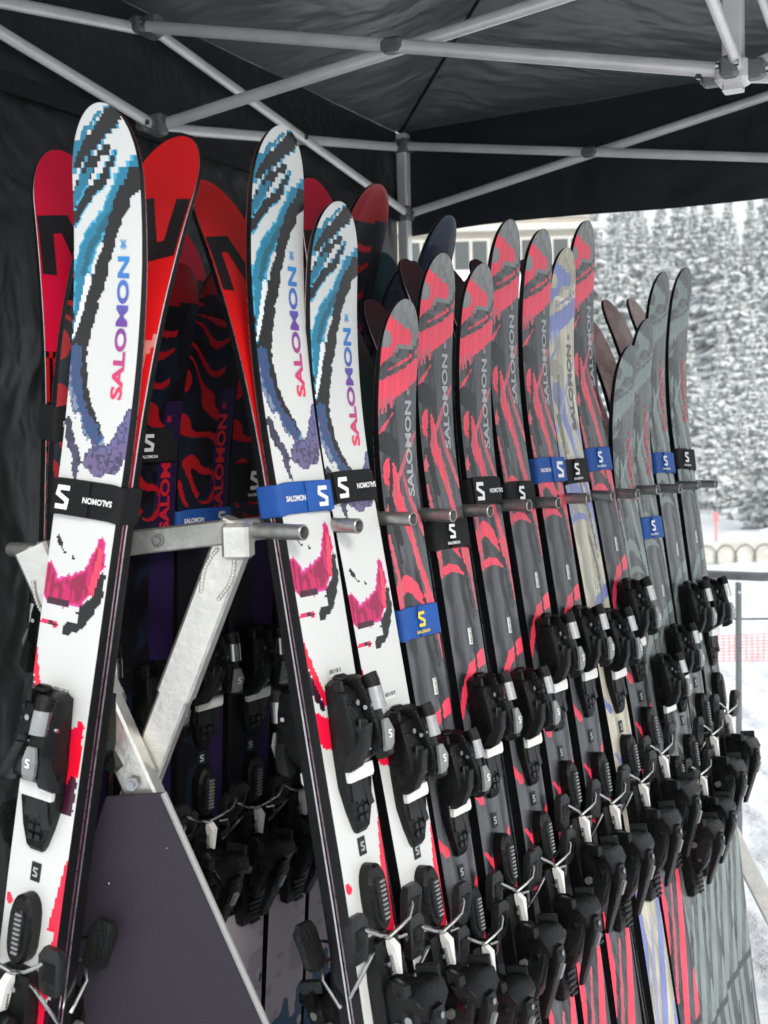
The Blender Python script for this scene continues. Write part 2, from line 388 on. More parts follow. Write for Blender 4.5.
def flow_art(ground, mark, mark2, shade, tipc, low=None):
    ground, mark, mark2, shade, tipc = map(np.array, (ground, mark, mark2, shade, tipc))
    def paint(V, U, C):
        X = U * half_width(V)
        S = Sheet([256, 300, 360, 420, 470, 540, 600, 680], [419, 420, 417, 418, 425, 438, 446, 460], [457, 456, 458, 460, 465, 473, 481, 490], 256, .00147)
        A = lambda pts: dist_path(V, X, [S(a / 3.84 + 360, b / 3.84 + 180, w * 1.22) for a, b, w in pts])
        B = lambda pts: dist_path(V, X, [S(a / 3.84 + 360, b / 3.84 + 430, w * 1.22) for a, b, w in pts])
        D = lambda pts: dist_path(V, X, pts)
        j = (vnoise(V, X, 170, 4) - .5) * .003
        C[:] = ground
        # smoky marbling of the ground
        wx = X + .012 * np.sin(V * 16 + 6 * vnoise(V, X, 8, 13)); n = vnoise(V * .22, wx, 52, 11) * .65 + vnoise(V * .3, wx, 120, 12) * .35
        k = (np.clip((n - .38) / .3, 0, 1) * .9)[..., None]; C[:] = C * (1 - k) + shade * k
        d = V + X * .25 - .075 - (vnoise(V, X, 60, 3) - .5) * .02
        blend(C, d < 0, tipc); blend(C, (d < 0) & (vnoise(V, X, 90, 6) > .6), tipc * .8)
        blend(C, np.abs(D([(.085, -.05, .0), (.1, .06, .0)])) < .004, ground * 1.8, .5)
        for p in ([(245, 385, .008), (290, 430, .012), (320, 440, .009)], [(222, 525, .010), (262, 490, .007), (285, 440, .006)],
                  [(260, 565, .0012), (310, 530, .002), (362, 480, .0015)], [(222, 835, .0015), (245, 790, .003), (278, 735, .001)]):
            blend(C, A(p) + j < 0, mark)
        d = A([(218, 670, .016), (262, 640, .016), (320, 600, .014), (368, 545, .013)]) + j; blend(C, d < 0, mark)
        d = A([(225, 715, .010), (270, 690, .008)]) + j; blend(C, (d < 0) & (vnoise(V * .3, X, 200, 2) > .4), mark2)
        d = A([(245, 850, .014), (275, 870, .014)]) + j; blend(C, d < 0, shade)
        d = A([(262, 960, .013), (268, 990, .014)]) + j; blend(C, d < 0, mark)
        d = B([(265, 0, .014), (285, 60, .015), (300, 110, .011), (325, 180, .008), (350, 240, .007), (368, 300, .006), (395, 400, .006), (430, 520, .006), (462, 640, .008)]) + j; blend(C, d < 0, mark)
        d = B([(265, 130, .006), (280, 160, .009), (300, 230, .008), (325, 300, .004)]) + j; blend(C, d < 0, shade)
        d = B([(315, 0, .002), (345, 100, .004), (385, 200, .005), (412, 270, .004)]) + j; blend(C, d < 0, mark2)
        d = B([(370, 30, .003), (385, 110, .003), (395, 150, .002)]); blend(C, d < 0, ground * 1.6, .7)
        d = B([(312, 570, .005), (316, 500, .009), (345, 462, .010), (375, 495, .010), (420, 560, .009), (458, 640, .006)]) + j; blend(C, d < 0, mark)
        d = B([(330, 628, .005), (370, 608, .006), (400, 620, .004), (425, 645, .001)]) + j; blend(C, d < 0, mark)
        # arch over the toe piece
        d = D([(.72, -.05, .005), (.68, -.03, .008), (.652, .0, .010), (.635, .045, .012)]) + j; blend(C, d < 0, mark)
        d = D([(.705, -.01, .003), (.69, .02, .006), (.70, .045, .008)]) + j; blend(C, d < 0, mark * .85)
        for p in ([(.56, .05, .003), (.50, .044, .004), (.44, .030, .003)], [(.36, -.05, .004), (.43, -.04, .006), (.50, -.046, .004)], [(.20, .05, .003), (.235, .02, .004), (.29, -.02, .005), (.33, -.05, .007)], [(.30, .0, .002), (.34, .012, .004), (.42, .024, .003)]):
            blend(C, D(p) + j < 0, mark2)
        for p in ([(.23, -.02, .003), (.30, -.034, .006), (.40, -.028, .003)], [(.53, .01, .003), (.60, .022, .005), (.68, .016, .003)], [(.42, .01, .003), (.50, .03, .004), (.57, .034, .002)]):
            blend(C, D(p) + j * 2 < 0, shade * .5)
        for p in ([(.83, -.05, .006), (.85, -.03, .008)], [(.93, -.04, .004), (.95, -.02, .005), (.95, .02, .006), (.91, .045, .004)],
                  [(1.0, -.05, .010), (1.02, -.03, .012)], [(1.03, .0, .004), (1.04, .03, .006), (.99, .05, .004)]):
            blend(C, D(p) + j < 0, mark * .9)
        # big marks towards the tail
        for p, c in (([(1.16, .048, .006), (1.26, .036, .011), (1.38, .006, .015), (1.50, -.022, .012), (1.62, -.018, .010), (1.78, -.03, .008)], mark), ([(1.24, .0, .003), (1.34, -.022, .007), (1.44, -.046, .006)], mark2),
                     ([(1.18, -.048, .006), (1.28, -.04, .009), (1.35, -.052, .006)], mark), ([(1.42, .05, .010), (1.52, .026, .011), (1.60, .030, .008), (1.70, .042, .007), (1.8, .03, .006)], mark),
                     ([(1.56, .03, .004), (1.66, .02, .008), (1.78, .03, .01)], shade), ([(1.5, .05, .008), (1.52, -.05, .008)], shade)):
            blend(C, D(p) + j < 0, c)
        if low is not None:
            blend(C, V > 5, low)
        f = (vnoise(V * 3, X * 60, 6, 21) - .5) * .3 + (vnoise(V, X, 22, 23) - .5) * .28; C *= (1 + f)[..., None]; np.clip(C, 0, 1, out=C)
    return paint

def swirl(V, X, seed, f=5.5, w=.14):
    wx = X + .03 * (vnoise(V, X, 14, seed + 1) - .5); wv = V + .05 * (vnoise(V, X, 18, seed + 2) - .5)
    q = vnoise(wv, wx, 15, seed) * f
    return np.abs(q - np.floor(q) - .5) < w
def dark_art(V, U, C):
    X = U * half_width(V)
    blk = np.array(lin(14, 14, 20)); pur = np.array(lin(36, 24, 62)); red = np.array(lin(190, 24, 34))
    C[:] = blk
    n = vnoise(V, X, 20, 31) * .6 + vnoise(V, X, 50, 32) * .4
    blend(C, n > .54, lin(20, 26, 40)); 
    blend(C, (X > .012 + .01 * np.sin(V * 9)) & (V > .2) & (V < 1.15), pur)
    sw = np.sin(V * 40 + X * 30 + 9 * vnoise(V, X, 11, 33) + 5 * vnoise(V, X, 28, 34))
    blend(C, swirl(V, X, 33) & (V < .44 - .1 * vnoise(V, X, 30, 77)) & (X < .022), red * .75)
    blend(C, V < .05 + .02 * vnoise(V, X, 40, 37), red * .5)
    t = 1.27 + .06 * np.clip(vnoise(V, X, 40, 35), 0, 1)
    pale = np.array(lin(176, 170, 180))
    blend(C, V > 1.10, pale); blend(C, (V > 1.10) & (n > .55), pale * .8)
    blend(C, (V > 1.36 + .12 * (vnoise(V, X, 45, 36) - .5) * 2 - X * .8), lin(44, 84, 116)); blend(C, (V > 1.42) & (n > .5), lin(56, 96, 124), .6)

def navy_art(V, U, C):
    X = U * half_width(V); C[:] = lin(22, 34, 58)
    n = vnoise(V, X, 24, 41); blend(C, n > .55, lin(34, 50, 80)); blend(C, V < .04 + .03 * vnoise(V, X, 50, 47), lin(60, 70, 90), .6)
    blend(C, dist_path(V, X, [(.1, -.05, .004), (.16, .03, .007), (.3, .05, .004)]) < 0, lin(120, 130, 150))
    blend(C, dist_path(V, X, [(.3, -.05, .01), (.5, .0, .014), (.7, .04, .01)]) < 0, lin(60, 90, 120))
    blend(C, V > 1.06, lin(186, 182, 190)); blend(C, (V > 1.06) & (n > .55), lin(160, 156, 168)); blend(C, V > 1.32 + .12 * (vnoise(V, X, 45, 46) - .5) * 2 - X * .8, lin(44, 84, 116))

def base_red(V, U, C):
    X = U * half_width(V); C[:] = lin(222, 30, 34)
    k = np.clip((V - .30) / .25, 0, 1)[..., None]; C[:] = C * (1 - k) + np.array(lin(60, 14, 50)) * k
    d = dist_path(V, X, [(.26, -.05, .005), (.32, -.01, .014), (.38, .03, .018), (.45, .02, .02)]); blend(C, d < 0, lin(230, 190, 180), .6)
def base_crimson(V, U, C):
    X = U * half_width(V); C[:] = lin(205, 18, 58)
    sw = np.sin(V * 44 - X * 40 + 10 * vnoise(V, X, 11, 51) + 5 * vnoise(V, X, 28, 54))
    g = swirl(V, X, 51, 6, .27); blend(C, (V > .20 + .07 * vnoise(V, X, 50, 52)) & g, lin(14, 8, 16))
    blend(C, (V > .26) & ~g, lin(180, 22, 26))
def base_maroon(V, U, C):
    C[:] = lin(70, 16, 30); k = np.clip((V - .02) / .16, 0, 1)[..., None]; C[:] = C * (1 - k) + np.array(lin(14, 50, 50)) * k
def base_teal(V, U, C): C[:] = lin(12, 66, 76); blend(C, V > .2, lin(10, 36, 44))
def base_rose(V, U, C): C[:] = lin(150, 108, 100); blend(C, vnoise(V, U * .05, 50, 61) > .55, lin(170, 135, 125)); blend(C, V > .3, lin(90, 60, 56))

pink = flow_art(lin(78, 80, 84), lin(232, 62, 88), lin(196, 84, 100), lin(20, 22, 28), lin(126, 128, 128))
beige = flow_art(lin(196, 190, 172), lin(120, 130, 182), lin(150, 155, 190), lin(150, 146, 134), lin(176, 170, 150))
sage = flow_art(lin(104, 108, 108), lin(124, 137, 134), lin(136, 146, 144), lin(62, 66, 68), lin(92, 96, 96))

def on_top(v, x, lift=.0019):
    """point on the printed face, v from the tip, x across"""
    return Vector((x, float(top_y(v)) - lift, LEN - v))
def on_base(v, x, lift=.0006): return Vector((x, float(base_y(v)) + lift, LEN - v))

# ---- bindings, built once and shared
def make_toe(parent, side):
    h = .016                                                  # ski thickness under the binding is inside base_y..top_y
    y0 = float(top_y(.9)); off = lambda a: a - y0             # heights above the printed face
    z = lambda d: ZC + d
    def L(mb, secs, mm, ch=.3): mb.loft([(z(s[0]), s[1], s[2], off(s[3]), off(s[4])) for s in secs], mm, ch)
    a = MB()                                                  # base plate, tapering towards the boot
    L(a, [(.205, 0, .012, 0, .006), (.20, 0, .024, 0, .012), (.12, 0, .029, 0, .014), (.075, 0, .029, 0, .013), (.045, 0, .022, 0, .012), (.022, 0, .014, 0, .010), (.016, 0, .010, 0, .006)], 'plastic')
    for k in range(3):
        for s in (-1, 1): a.box((s * .006, -off(.0125), z(.034 + k * .011)), (.008, .003, .007), 'plastic2')
    L(a, [(.196, -.010, .012, .010, .018), (.190, -.010, .018, .010, .030), (.160, -.010, .021, .010, .036), (.130, -.010, .023, .012, .040), (.108, -.009, .022, .012, .036), (.098, -.008, .017, .012, .020)], 'plastic', .45)
    L(a, [(.150, -.014, .007, .034, .042), (.128, -.013, .009, .036, .0445), (.112, -.013, .007, .034, .039)], 'plastic2')
    L(a, [(.207, .017, .006, .008, .018), (.20, .018, .012, .008, .034), (.176, .018, .013, .008, .044), (.15, .018, .013, .008, .050), (.128, .018, .014, .01, .054), (.112, .018, .014, .012, .048), (.106, .018, .01, .012, .03)], 'plastic', .55)
    a.box((-.006, -off(.012), z(.07)), (.026, .006, .028), 'plastic2'); a.box((.014, -off(.012), z(.062)), (.012, .007, .034), 'plastic2', rot=Matrix.Rotation(R(-14), 3, 'Y'))
    a.tube([(0.034, -off(.03), z(.168)), (.0, -off(.041), z(.168))], .003, 'chrome', 8)
    for k in range(4): a.box((-.024 + k * .0012, -off(.030 + k * .002), z(.186 - k * .014)), (.004, .005, .008), 'plastic2', ch=.001)
    a.tube([(-.022, -off(.028), z(.122)), (-.030, -off(.028), z(.122))], .0042, 'chrome', 10); a.tube([(-.010, -off(.034), z(.176)), (-.010, -off(.0385), z(.176))], .0036, 'chrome', 10)
    a.box((-.012, -off(.041), z(.142)), (.016, .004, .030), 'plastic2', rot=Matrix.Rotation(R(10), 3, 'Y'), ch=.0015); a.box((-.012, -off(.0435), z(.140)), (.007, .002, .016), 'dark', rot=Matrix.Rotation(R(10), 3, 'Y'), ch=.0005)
    a.box((-.010, -off(.016), z(.207)), (.022, .014, .010), 'plastic', ch=.003); a.box((-.022, -off(.02), z(.198)), (.006, .016, .016), 'plastic2', ch=.002)
    t = a.build('toe_piece', parent, smooth=True)
    b = MB()                                                  # round spring cap and its clear window
    for q in range(1):
        b.tube([(.019, -off(.040), z(.206)), (.019, -off(.043), z(.197)), (.019, -off(.044), z(.19))], .011, 'plastic', 14)
    b.build('spring_cap', t, smooth=True)
    b = MB(); b.tube([(.019, -off(.0435), z(.190)), (.019, -off(.047), z(.163))], .0118, 'chrome', 16); b.build('spring_window', t, smooth=True)
    for s in (-1, 1):
        b = MB()
        secs = [(.150, s * .012 + .006, .008, .036, .050), (.125, s * .024 + .004, .009, .034, .052), (.104, s * .035, .0085, .026, .046), (.098, s * .037, .006, .024, .034)]
        L(b, secs, 'plastic2', .5); b.build('wing', t, smooth=True)
    b = MB(); L(b, [(.150, .02, .006, .052, .056), (.134, .021, .0105, .054, .0585), (.118, .020, .0095, .052, .0565), (.112, .019, .007, .05, .054)], 'badge', .2); bd = b.build('emblem_plate', t)
    flat_decal('emblem', [sc2(S_MARK, .0072)], lambda x, y: (x + .0205, -off(.0592) - y * .0, z(.132) + y), 'white_ink', bd)
    b = MB()                                                  # white slide plate the boot rests on
    L(b, [(.098, 0, .027, .012, .0195), (.094, 0, .0262, .012, .0205), (.085, 0, .0262, .012, .0205), (.081, 0, .025, .012, .019)], 'white_plastic', .2); b.build('slide_plate', t)
    tv, tf, tw = text_mesh('SALOMON', .0075, .03, 1.25)
    flat_decal('lettering', [(tv, tf)], lambda x, y: (-.002 - y, -off(.0402), z(.135) - x * .8), 'grey_ink', t)
    return t

def make_heel(parent):
    y0 = float(top_y(.9)); off = lambda a: a - y0; z = lambda d: ZC + d
    def L(mb, secs, mm, ch=.3): mb.loft([(z(s[0]), s[1], s[2], off(s[3]), off(s[4])) for s in secs], mm, ch)
    a = MB()
    L(a, [(-.10, 0, .018, 0, .010), (-.104, 0, .026, 0, .018), (-.15, 0, .031, 0, .022), (-.20, 0, .031, 0, .022), (-.29, 0, .026, 0, .02), (-.315, 0, .020, 0, .014), (-.32, 0, .012, 0, .008)], 'plastic')
    L(a, [(-.148, 0, .016, .018, .028), (-.156, 0, .023, .018, .040), (-.175, 0, .026, .018, .054), (-.205, 0, .025, .018, .060), (-.235, 0, .021, .018, .050), (-.258, 0, .015, .018, .036), (-.268, 0, .008, .018, .024)], 'plastic', .5)
    for k in range(5): a.box((0, -off(.0235), z(-.272 - k * .009)), (.030 - k * .002, .004, .0045), 'plastic2')
    for k in range(7): a.tube([(-.010 + .0, -off(.026), z(-.122 - k * .0036)), (.004, -off(.026), z(-.1235 - k * .0036))], .0016, 'wire', 6)
    # jaw that cups the heel of the boot
    L(a, [(-.150, 0, .034, .048, .060), (-.158, 0, .038, .046, .072), (-.172, 0, .033, .05, .080), (-.190, 0, .022, .05, .076)], 'plastic', .35)
    for s in (-1, 1): a.box((s * .031, -off(.052), z(-.150)), (.010, .030, .016), 'plastic2', rot=Matrix.Rotation(s * R(24), 3, 'Z'))
    a.tube([(.026, -off(.034), z(-.20)), (.034, -off(.034), z(-.20))], .006, 'bracket', 10); a.tube([(-.026, -off(.034), z(-.20)), (-.034, -off(.034), z(-.20))], .006, 'bracket', 10)
    a.tube([(.012, -off(.02), z(-.118)), (.012, -off(.027), z(-.118))], .0032, 'chrome', 8); a.tube([(-.014, -off(.02), z(-.13)), (-.014, -off(.027), z(-.13))], .0032, 'chrome', 8)
    t = a.build('heel_piece', parent, smooth=True)
    b = MB()                                                  # step-in lever running down to the tail, with the release window
    L(b, [(-.178, 0, .011, .074, .083), (-.198, 0, .015, .068, .083), (-.240, 0, .012, .054, .066), (-.275, 0, .010, .042, .050), (-.290, 0, .007, .038, .044)], 'plastic', .4)
    L(b, [(-.170, .020, .006, .050, .074), (-.20, .022, .007, .04, .066), (-.24, .018, .004, .03, .046)], 'plastic2', .4); L(b, [(-.170, -.020, .006, .050, .074), (-.20, -.022, .007, .04, .066), (-.24, -.018, .004, .03, .046)], 'plastic2', .4)
    for s in (-1, 1):
        b.tube([(s * .029, -off(.056), z(-.188)), (s * .0325, -off(.056), z(-.188))], .0055, 'chrome', 10); b.tube([(s * .024, -off(.040), z(-.232)), (s * .028, -off(.040), z(-.232))], .004, 'chrome', 8)
    lv = b.build('heel_lever', t, smooth=True)
    b = MB(); b.box((0, -off(.0785), z(-.215)), (.009, .006, .024), 'badge', rot=Matrix.Rotation(R(24), 3, 'X')); b.build('release_window', lv)
    b = MB(); b.tube([(0, -off(.083), z(-.188)), (0, -off(.0862), z(-.188))], .0042, 'chrome', 10); b.build('adjusting_screw', lv, smooth=True)
    b = MB(); L(b, [(-.104, 0, .0055, .020, .026), (-.112, 0, .006, .020, .034), (-.145, 0, .0015, .022, .034)], 'white_plastic', .1); b.build('pointer', t)
    # brake pedal with steps
    b = MB()
    n = 10; ring = lambda hw, z0, z1, hh: [(hw * math.sin(q), -off(hh), z((z0 + z1) / 2 + (abs(math.cos(q)) ** .6) * (1 if math.cos(q) > 0 else -1) * (z1 - z0) / 2)) for q in [2 * math.pi * i / 20 for i in range(20)]]
    b.rings([ring(.019, -.095, -.012, .0), ring(.019, -.095, -.012, .016), ring(.016, -.092, -.016, .020)], 'plastic')
    b.rings([ring(.009, -.085, -.028, .0195), ring(.008, -.084, -.030, .0222)], 'plastic2')
    for k in range(9): b.box((.002, -off(.0235), z(-.034 - k * .0056)), (.010, .0025, .0028), 'badge')
    b.build('brake_pedal', t, smooth=False)
    for s in (-1, 1):
        b = MB()
        b.tube([(0, -off(.022), z(-.102)), (s * .018, -off(.030), z(-.094)), (s * .034, -off(.034), z(-.088)), (s * .050, -off(.030), z(-.078)), (s * .058, -off(.020), z(-.068))], .0026, 'wire', 8)
        b.tube([(s * .020, -off(.012), z(-.112)), (s * .040, -off(.020), z(-.112)), (s * .053, -off(.012), z(-.13)), (s * .055, -off(-.012), z(-.16))], .0026, 'wire', 8)
        ar = b.build('brake_arm', t, smooth=True)
        b = MB()
        b.loft([(z(-.114), s * .060, .010, off(.010), off(.018)), (z(-.108), s * .060, .0165, off(.009), off(.020)), (z(-.066), s * .063, .0175, off(.016), off(.029)), (z(-.056), s * .062, .011, off(.018), off(.027))], 'pad', .22); b.loft([(z(-.100), s * .060, .010, off(.019), off(.0215)), (z(-.072), s * .062, .011, off(.027), off(.0295))], 'plastic', .2)
        b.build('brake_pad', ar, smooth=True)
    return t

TOE = HEEL = None
def make_ski(art, base, word, word_col, far=False, coarse=False, sticker=(0.655, -.01), stripes=None, s_mark=True, wordv=(.158, .325), wx=.027):
    root = empty('ski')
    ds = .0027 if art is white_art else .0022
    n = 40 if art is white_art else 48
    rows = ski_rows(ds); cols = raster(rows, n, art)
    hw = half_width(rows); u = np.linspace(-1, 1, n + 1)
    P = np.zeros((len(rows), n + 1, 3)); P[..., 0] = hw[:, None] * u[None] * .985
    crown = .0012 * (1 - u ** 4); P[..., 1] = top_y(rows)[:, None] - crown[None] * np.minimum(1, hw / .03)[:, None]; P[..., 2] = (LEN - rows)[:, None]
    grid_mesh('topsheet', P, cols, 'graphic', root, flip=True)
    rb = ski_rows(.008); nb = 20; hwb = half_width(rb); ub = np.linspace(-1, 1, nb + 1)
    P = np.zeros((len(rb), nb + 1, 3)); P[..., 0] = hwb[:, None] * ub[None] * .995; P[..., 1] = base_y(rb)[:, None] + .0002; P[..., 2] = (LEN - rb)[:, None]
    bo = grid_mesh('base', P, raster(rb, nb, base), 'base', root)
    if s_mark:
        flat_decal('base_emblem', [sc2(S_MARK, .078)], lambda x, y: on_base(.125 - x, y * -.95, .0008), 'black_ink', bo)
    # sidewall: base edge (steel), core stripe, sidewall, up to the print
    mb = MB(); rs = ski_rows(.02); hs = half_width(rs); ty = top_y(rs); by = base_y(rs)
    strip = stripes or ('steel', 'sidewall', 'sidewall', 'sidewall')
    for s in (-1, 1):
        lv = []
        for k, (fy, fx) in enumerate(((0, .995), (.14, 1.0), (.145, .998), (.72, .992), (1.0, .985))):
            lv.append([(s * hs[i] * fx, by[i] + (ty[i] - by[i]) * fy, LEN - rs[i]) for i in range(len(rs))])
        for k in range(4):
            vs = lv[k] + lv[k + 1]; m_ = len(rs)
            mb.add(vs, [[i, i + 1, m_ + i + 1, m_ + i] for i in range(m_ - 1)], strip[k])
    mb.build('sidewall', root)
    if word:
        tv, tf, tw = text_mesh('SALOMON', .026, .035, 1.32)
        Lw = wordv[1] - wordv[0]; k = Lw / tw; mid = sum(wordv) / 2
        if callable(word_col): grad = lambda x, y: word_col(x / tw + .5)
        else: grad = lambda x, y: word_col
        parts = [([(x, y) for x, y in tv], tf), sc2(SNOW, .011, dx=(Lw / 2 + .013) / k)]
        flat_decal('lettering', parts, lambda x, y: on_top(mid - x * k, wx - y * .92 - (0.004 if False else 0)), 'ink', root, grad)
    if sticker:
        v0, x0 = sticker; mb = MB(); horiz = art is white_art
        w_, h_ = (.028, .011) if horiz else (.011, .026)
        y = lambda v: float(top_y(v)) - .0022
        mb.add([(x0 - w_ / 2, y(v0), LEN - v0 - h_ / 2), (x0 + w_ / 2, y(v0), LEN - v0 - h_ / 2), (x0 + w_ / 2, y(v0), LEN - v0 + h_ / 2), (x0 - w_ / 2, y(v0), LEN - v0 + h_ / 2)], [[0, 1, 2, 3]], 'paper')
        r2 = random.Random(5); q = -.42
        while q < .42:
            bw = r2.choice((.02, .035, .05))
            if horiz: x1, x2, z1, z2 = x0 + q * w_, x0 + (q + bw) * w_, -.1 * h_, .4 * h_
            else: x1, x2, z1, z2 = x0 - .1 * w_, x0 + .4 * w_, q * h_, (q + bw) * h_
            mb.add([(x1, y(v0) - .0003, LEN - v0 + z1), (x2, y(v0) - .0003, LEN - v0 + z1), (x2, y(v0) - .0003, LEN - v0 + z2), (x1, y(v0) - .0003, LEN - v0 + z2)], [[0, 1, 2, 3]], 'black_ink')
            q += bw + r2.choice((.02, .03, .05))
        mb.build('barcode_sticker', root)
    # small plate below the toe piece
    mb = MB(); mb.box((0, float(top_y(.9)) - .0017, ZC + .001), (.015, .0016, .022), 'plastic2'); pl = mb.build('size_label', root); pl.location.z = .09 if art in (dark_art, navy_art) else 0
    flat_decal('emblem', [sc2(S_MARK, .008)], lambda x, y: (x, float(top_y(.9)) - .0029, ZC + .001 + y), 'grey_ink', pl)
    global TOE, HEEL
    if TOE is None: TOE = make_toe(root, 1); HEEL = make_heel(root)
    else:
        for pc in (copy_tree(TOE, root), copy_tree(HEEL, root)):
            if art in (dark_art, navy_art): pc.location.z += .09
    return root

def grad_word(t):
    a, b, c = np.array(lin(232, 48, 84)), np.array(lin(96, 56, 150)), np.array(lin(26, 132, 205))
    return tuple(a * (1 - t / .55) + b * (t / .55)) if t < .55 else tuple(b * (1 - (t - .55) / .45) + c * ((t - .55) / .45))

M['red_core'] = mat('red core stripe', lin(150, 20, 50), .4); M['white_core'] = mat('white core stripe', lin(150, 140, 140), .4)
M['violet_core'] = mat('violet core stripe', lin(44, 28, 90), .4)
KIND = dict(
    white=make_ski(white_art, base_red, True, grad_word, stripes=('steel', 'red_core', 'sidewall', 'sidewall'), wordv=(.162, .325), sticker=(.672, .002)),
    pink=make_ski(pink, base_maroon, True, lin(165, 168, 170), s_mark=False, wordv=(.15, .30), sticker=(.60, .010)),
    beige=make_ski(beige, base_teal, True, lin(105, 102, 98), s_mark=False, wordv=(.17, .33), sticker=(.62, .004)),
    sage=make_ski(sage, base_rose, True, lin(200, 70, 84), s_mark=False, wordv=(.20, .34), sticker=(.60, .004)),
    dark=make_ski(dark_art, base_crimson, True, lin(196, 24, 44), wordv=(.24, .40), sticker=(.62, .012), wx=.03),
    navy=make_ski(navy_art, base_teal, True, lin(90, 110, 140), s_mark=False, wordv=(.2, .36)),
)
_used = set()
_vr = random.Random(21)
def place_ski(kind, root, w, n, u, length, flip, across=None):
    """root: where the tail stands; w, n, u: across, face normal, up along the ski"""
    o = KIND[kind] if kind not in _used else copy_tree(KIND[kind]); _used.add(kind)
    s = -1 if flip else 1
    X, Y, Z = w * s, n * -s, u
    o.matrix_world = Matrix(((X.x, Y.x, Z.x, root.x), (X.y, Y.y, Z.y, root.y), (X.z, Y.z, Z.z, root.z), (0, 0, 0, 1))) @ Matrix.Diagonal((across or {'white': .89, 'dark': .97, 'navy': .86, 'sage': .74}.get(kind, .80), 1, length / LEN, 1))
    for ch in o.children:
        if ch.name.startswith(('toe_piece', 'heel_piece')): ch.location.z += _vr.uniform(-.011, .011); ch.rotation_euler.y = R(_vr.uniform(-1.2, 1.2)) * .0
    return o

def frame(a, alpha, beta):
    """a: heading of the ski's width, alpha: lean away from the face, beta: sideways tilt (degrees)"""
    nh = Vector((math.sin(R(a)), -math.cos(R(a)), 0)); rh = Vector((math.cos(R(a)), math.sin(R(a)), 0))
    u = (Vector((0, 0, 1)) - nh * math.tan(R(alpha)) + rh * math.tan(R(beta))).normalized()
    w = (rh - rh.dot(u) * u).normalized(); n = w.cross(u)
    return w, n, u

def make_strap(col, kind, A, w, n, u, dz, hgt, full=True, hw=.0545, dep=.0195):
    """band round a pair; A is the middle of the pair at that height"""
    o = empty('ski_strap'); c = A + u * dz
    o.matrix_world = Matrix(((w.x, -n.x, u.x, c.x), (w.y, -n.y, u.y, c.y), (w.z, -n.z, u.z, c.z), (0, 0, 0, 1)))
    mb = MB(); N = 40; h = hgt / 2
    def ring(x, y, z): 
        out = []
        for i in range(N):
            q = 2 * math.pi * i / N; cx, sx = math.cos(q), math.sin(q)
            out.append((x * math.copysign(abs(cx) ** .22, cx), y * math.copysign(abs(sx) ** .3, sx), z + .0012 * math.sin(3 * q)))
        return out
    mb.rings([ring(hw, dep, -h), ring(hw + .001, dep + .0016, -h + .001), ring(hw + .001, dep + .0016, h - .001), ring(hw, dep, h)], col, cap=False)
    b = mb.build('band', o, smooth=True)
    mb = MB(); y = -(dep + .0034)
    mb.box(((.022 if kind == 'flip' else -.018) if full else .012, y, .001), (min(.058, hw * 1.0), .0022, hgt * .96), col, ch=.0006); mb.build('flap', o)
    y -= .0016
    if full:
        flat_decal('emblem', [sc2(S_MARK, hgt * .46)], lambda p, q: ((.030 if kind == 'flip' else -.030) * hw / .0545 + p, y, q), 'white_ink', o)
        tv, tf, tw = text_mesh('SALOMON', .0095, .03, 1.2)
        flat_decal('lettering', [(tv, tf)], lambda p, q: ((-.024 + p * .74) * hw / .0545, -(dep + .0024), q) if kind == 'flip' else ((.024 - p * .82) * hw / .0545, -(dep + .0052), -q), 'white_ink', o)
    else:
        flat_decal('emblem', [sc2(S_MARK, hgt * .34, dy=.004)], lambda p, q: (-.006 + p, y, q), 'yellow_ink' if kind == 'yellow' else 'white_ink', o)
        tv, tf, tw = text_mesh('SALOMON', .0058, .03, 1.1)
        flat_decal('lettering', [(tv, tf)], lambda p, q: (-.006 + p, y, q - hgt * .3), 'yellow_ink' if kind == 'yellow' else 'white_ink', o)
    return o

# ------------------------------------------------------------------ the ski pairs on the rack
# kind, middle of the pair where it meets the rail, heading of the width, lean, sideways tilt, length of outer and inner ski
RIGHT = [
    ('white', (-0.108, 1.379, 1.305), 53.0, 9.5, 0.4, 1.808, 1.788),
    ('white', (-0.049, 1.460, 1.303), 52.5, 9.5, -0.8, 1.727, 1.762),
    ('pink', (0.015, 1.548, 1.301), 52.0, 9.5, 0.9, 1.608, 1.658),
    ('pink', (0.081, 1.638, 1.299), 51.5, 9.5, 1.8, 1.687, 1.657),
    ('pink', (0.149, 1.731, 1.298), 51.0, 9.5, 1.4, 1.683, 1.733),
    ('pink', (0.214, 1.820, 1.296), 50.5, 9.5, 1.6, 1.769, 1.739),
    ('pink', (0.281, 1.912, 1.294), 50.0, 9.5, 1.6, 1.768, 1.758),
    ('beige', (0.341, 1.994, 1.292), 49.5, 9.5, -0.6, 1.745, 1.715),
    ('pink', (0.403, 2.079, 1.290), 49.0, 9.5, -0.6, 1.809, 1.779),
    ('sage', (0.463, 2.161, 1.289), 48.5, 9.5, 0.6, 1.578, 1.608),
    ('sage', (0.521, 2.241, 1.287), 48.0, 9.5, 1.8, 1.638, 1.688),
    ('sage', (0.587, 2.332, 1.285), 47.5, 9.5, 3.4, 1.749, 1.729),
    ('sage', (0.659, 2.430, 1.283), 47.0, 9.5, 5.0, 1.776, 1.746),
]
LRAIL = Vector((-.428, 1.375, 1.277)); RDIR = Vector((.589, .808, -.016)).normalized(); NH = Vector((.808, -.589, 0))
def left_mid(k): return tuple(LRAIL + RDIR * (.078 + .108 * k) - NH * .033)
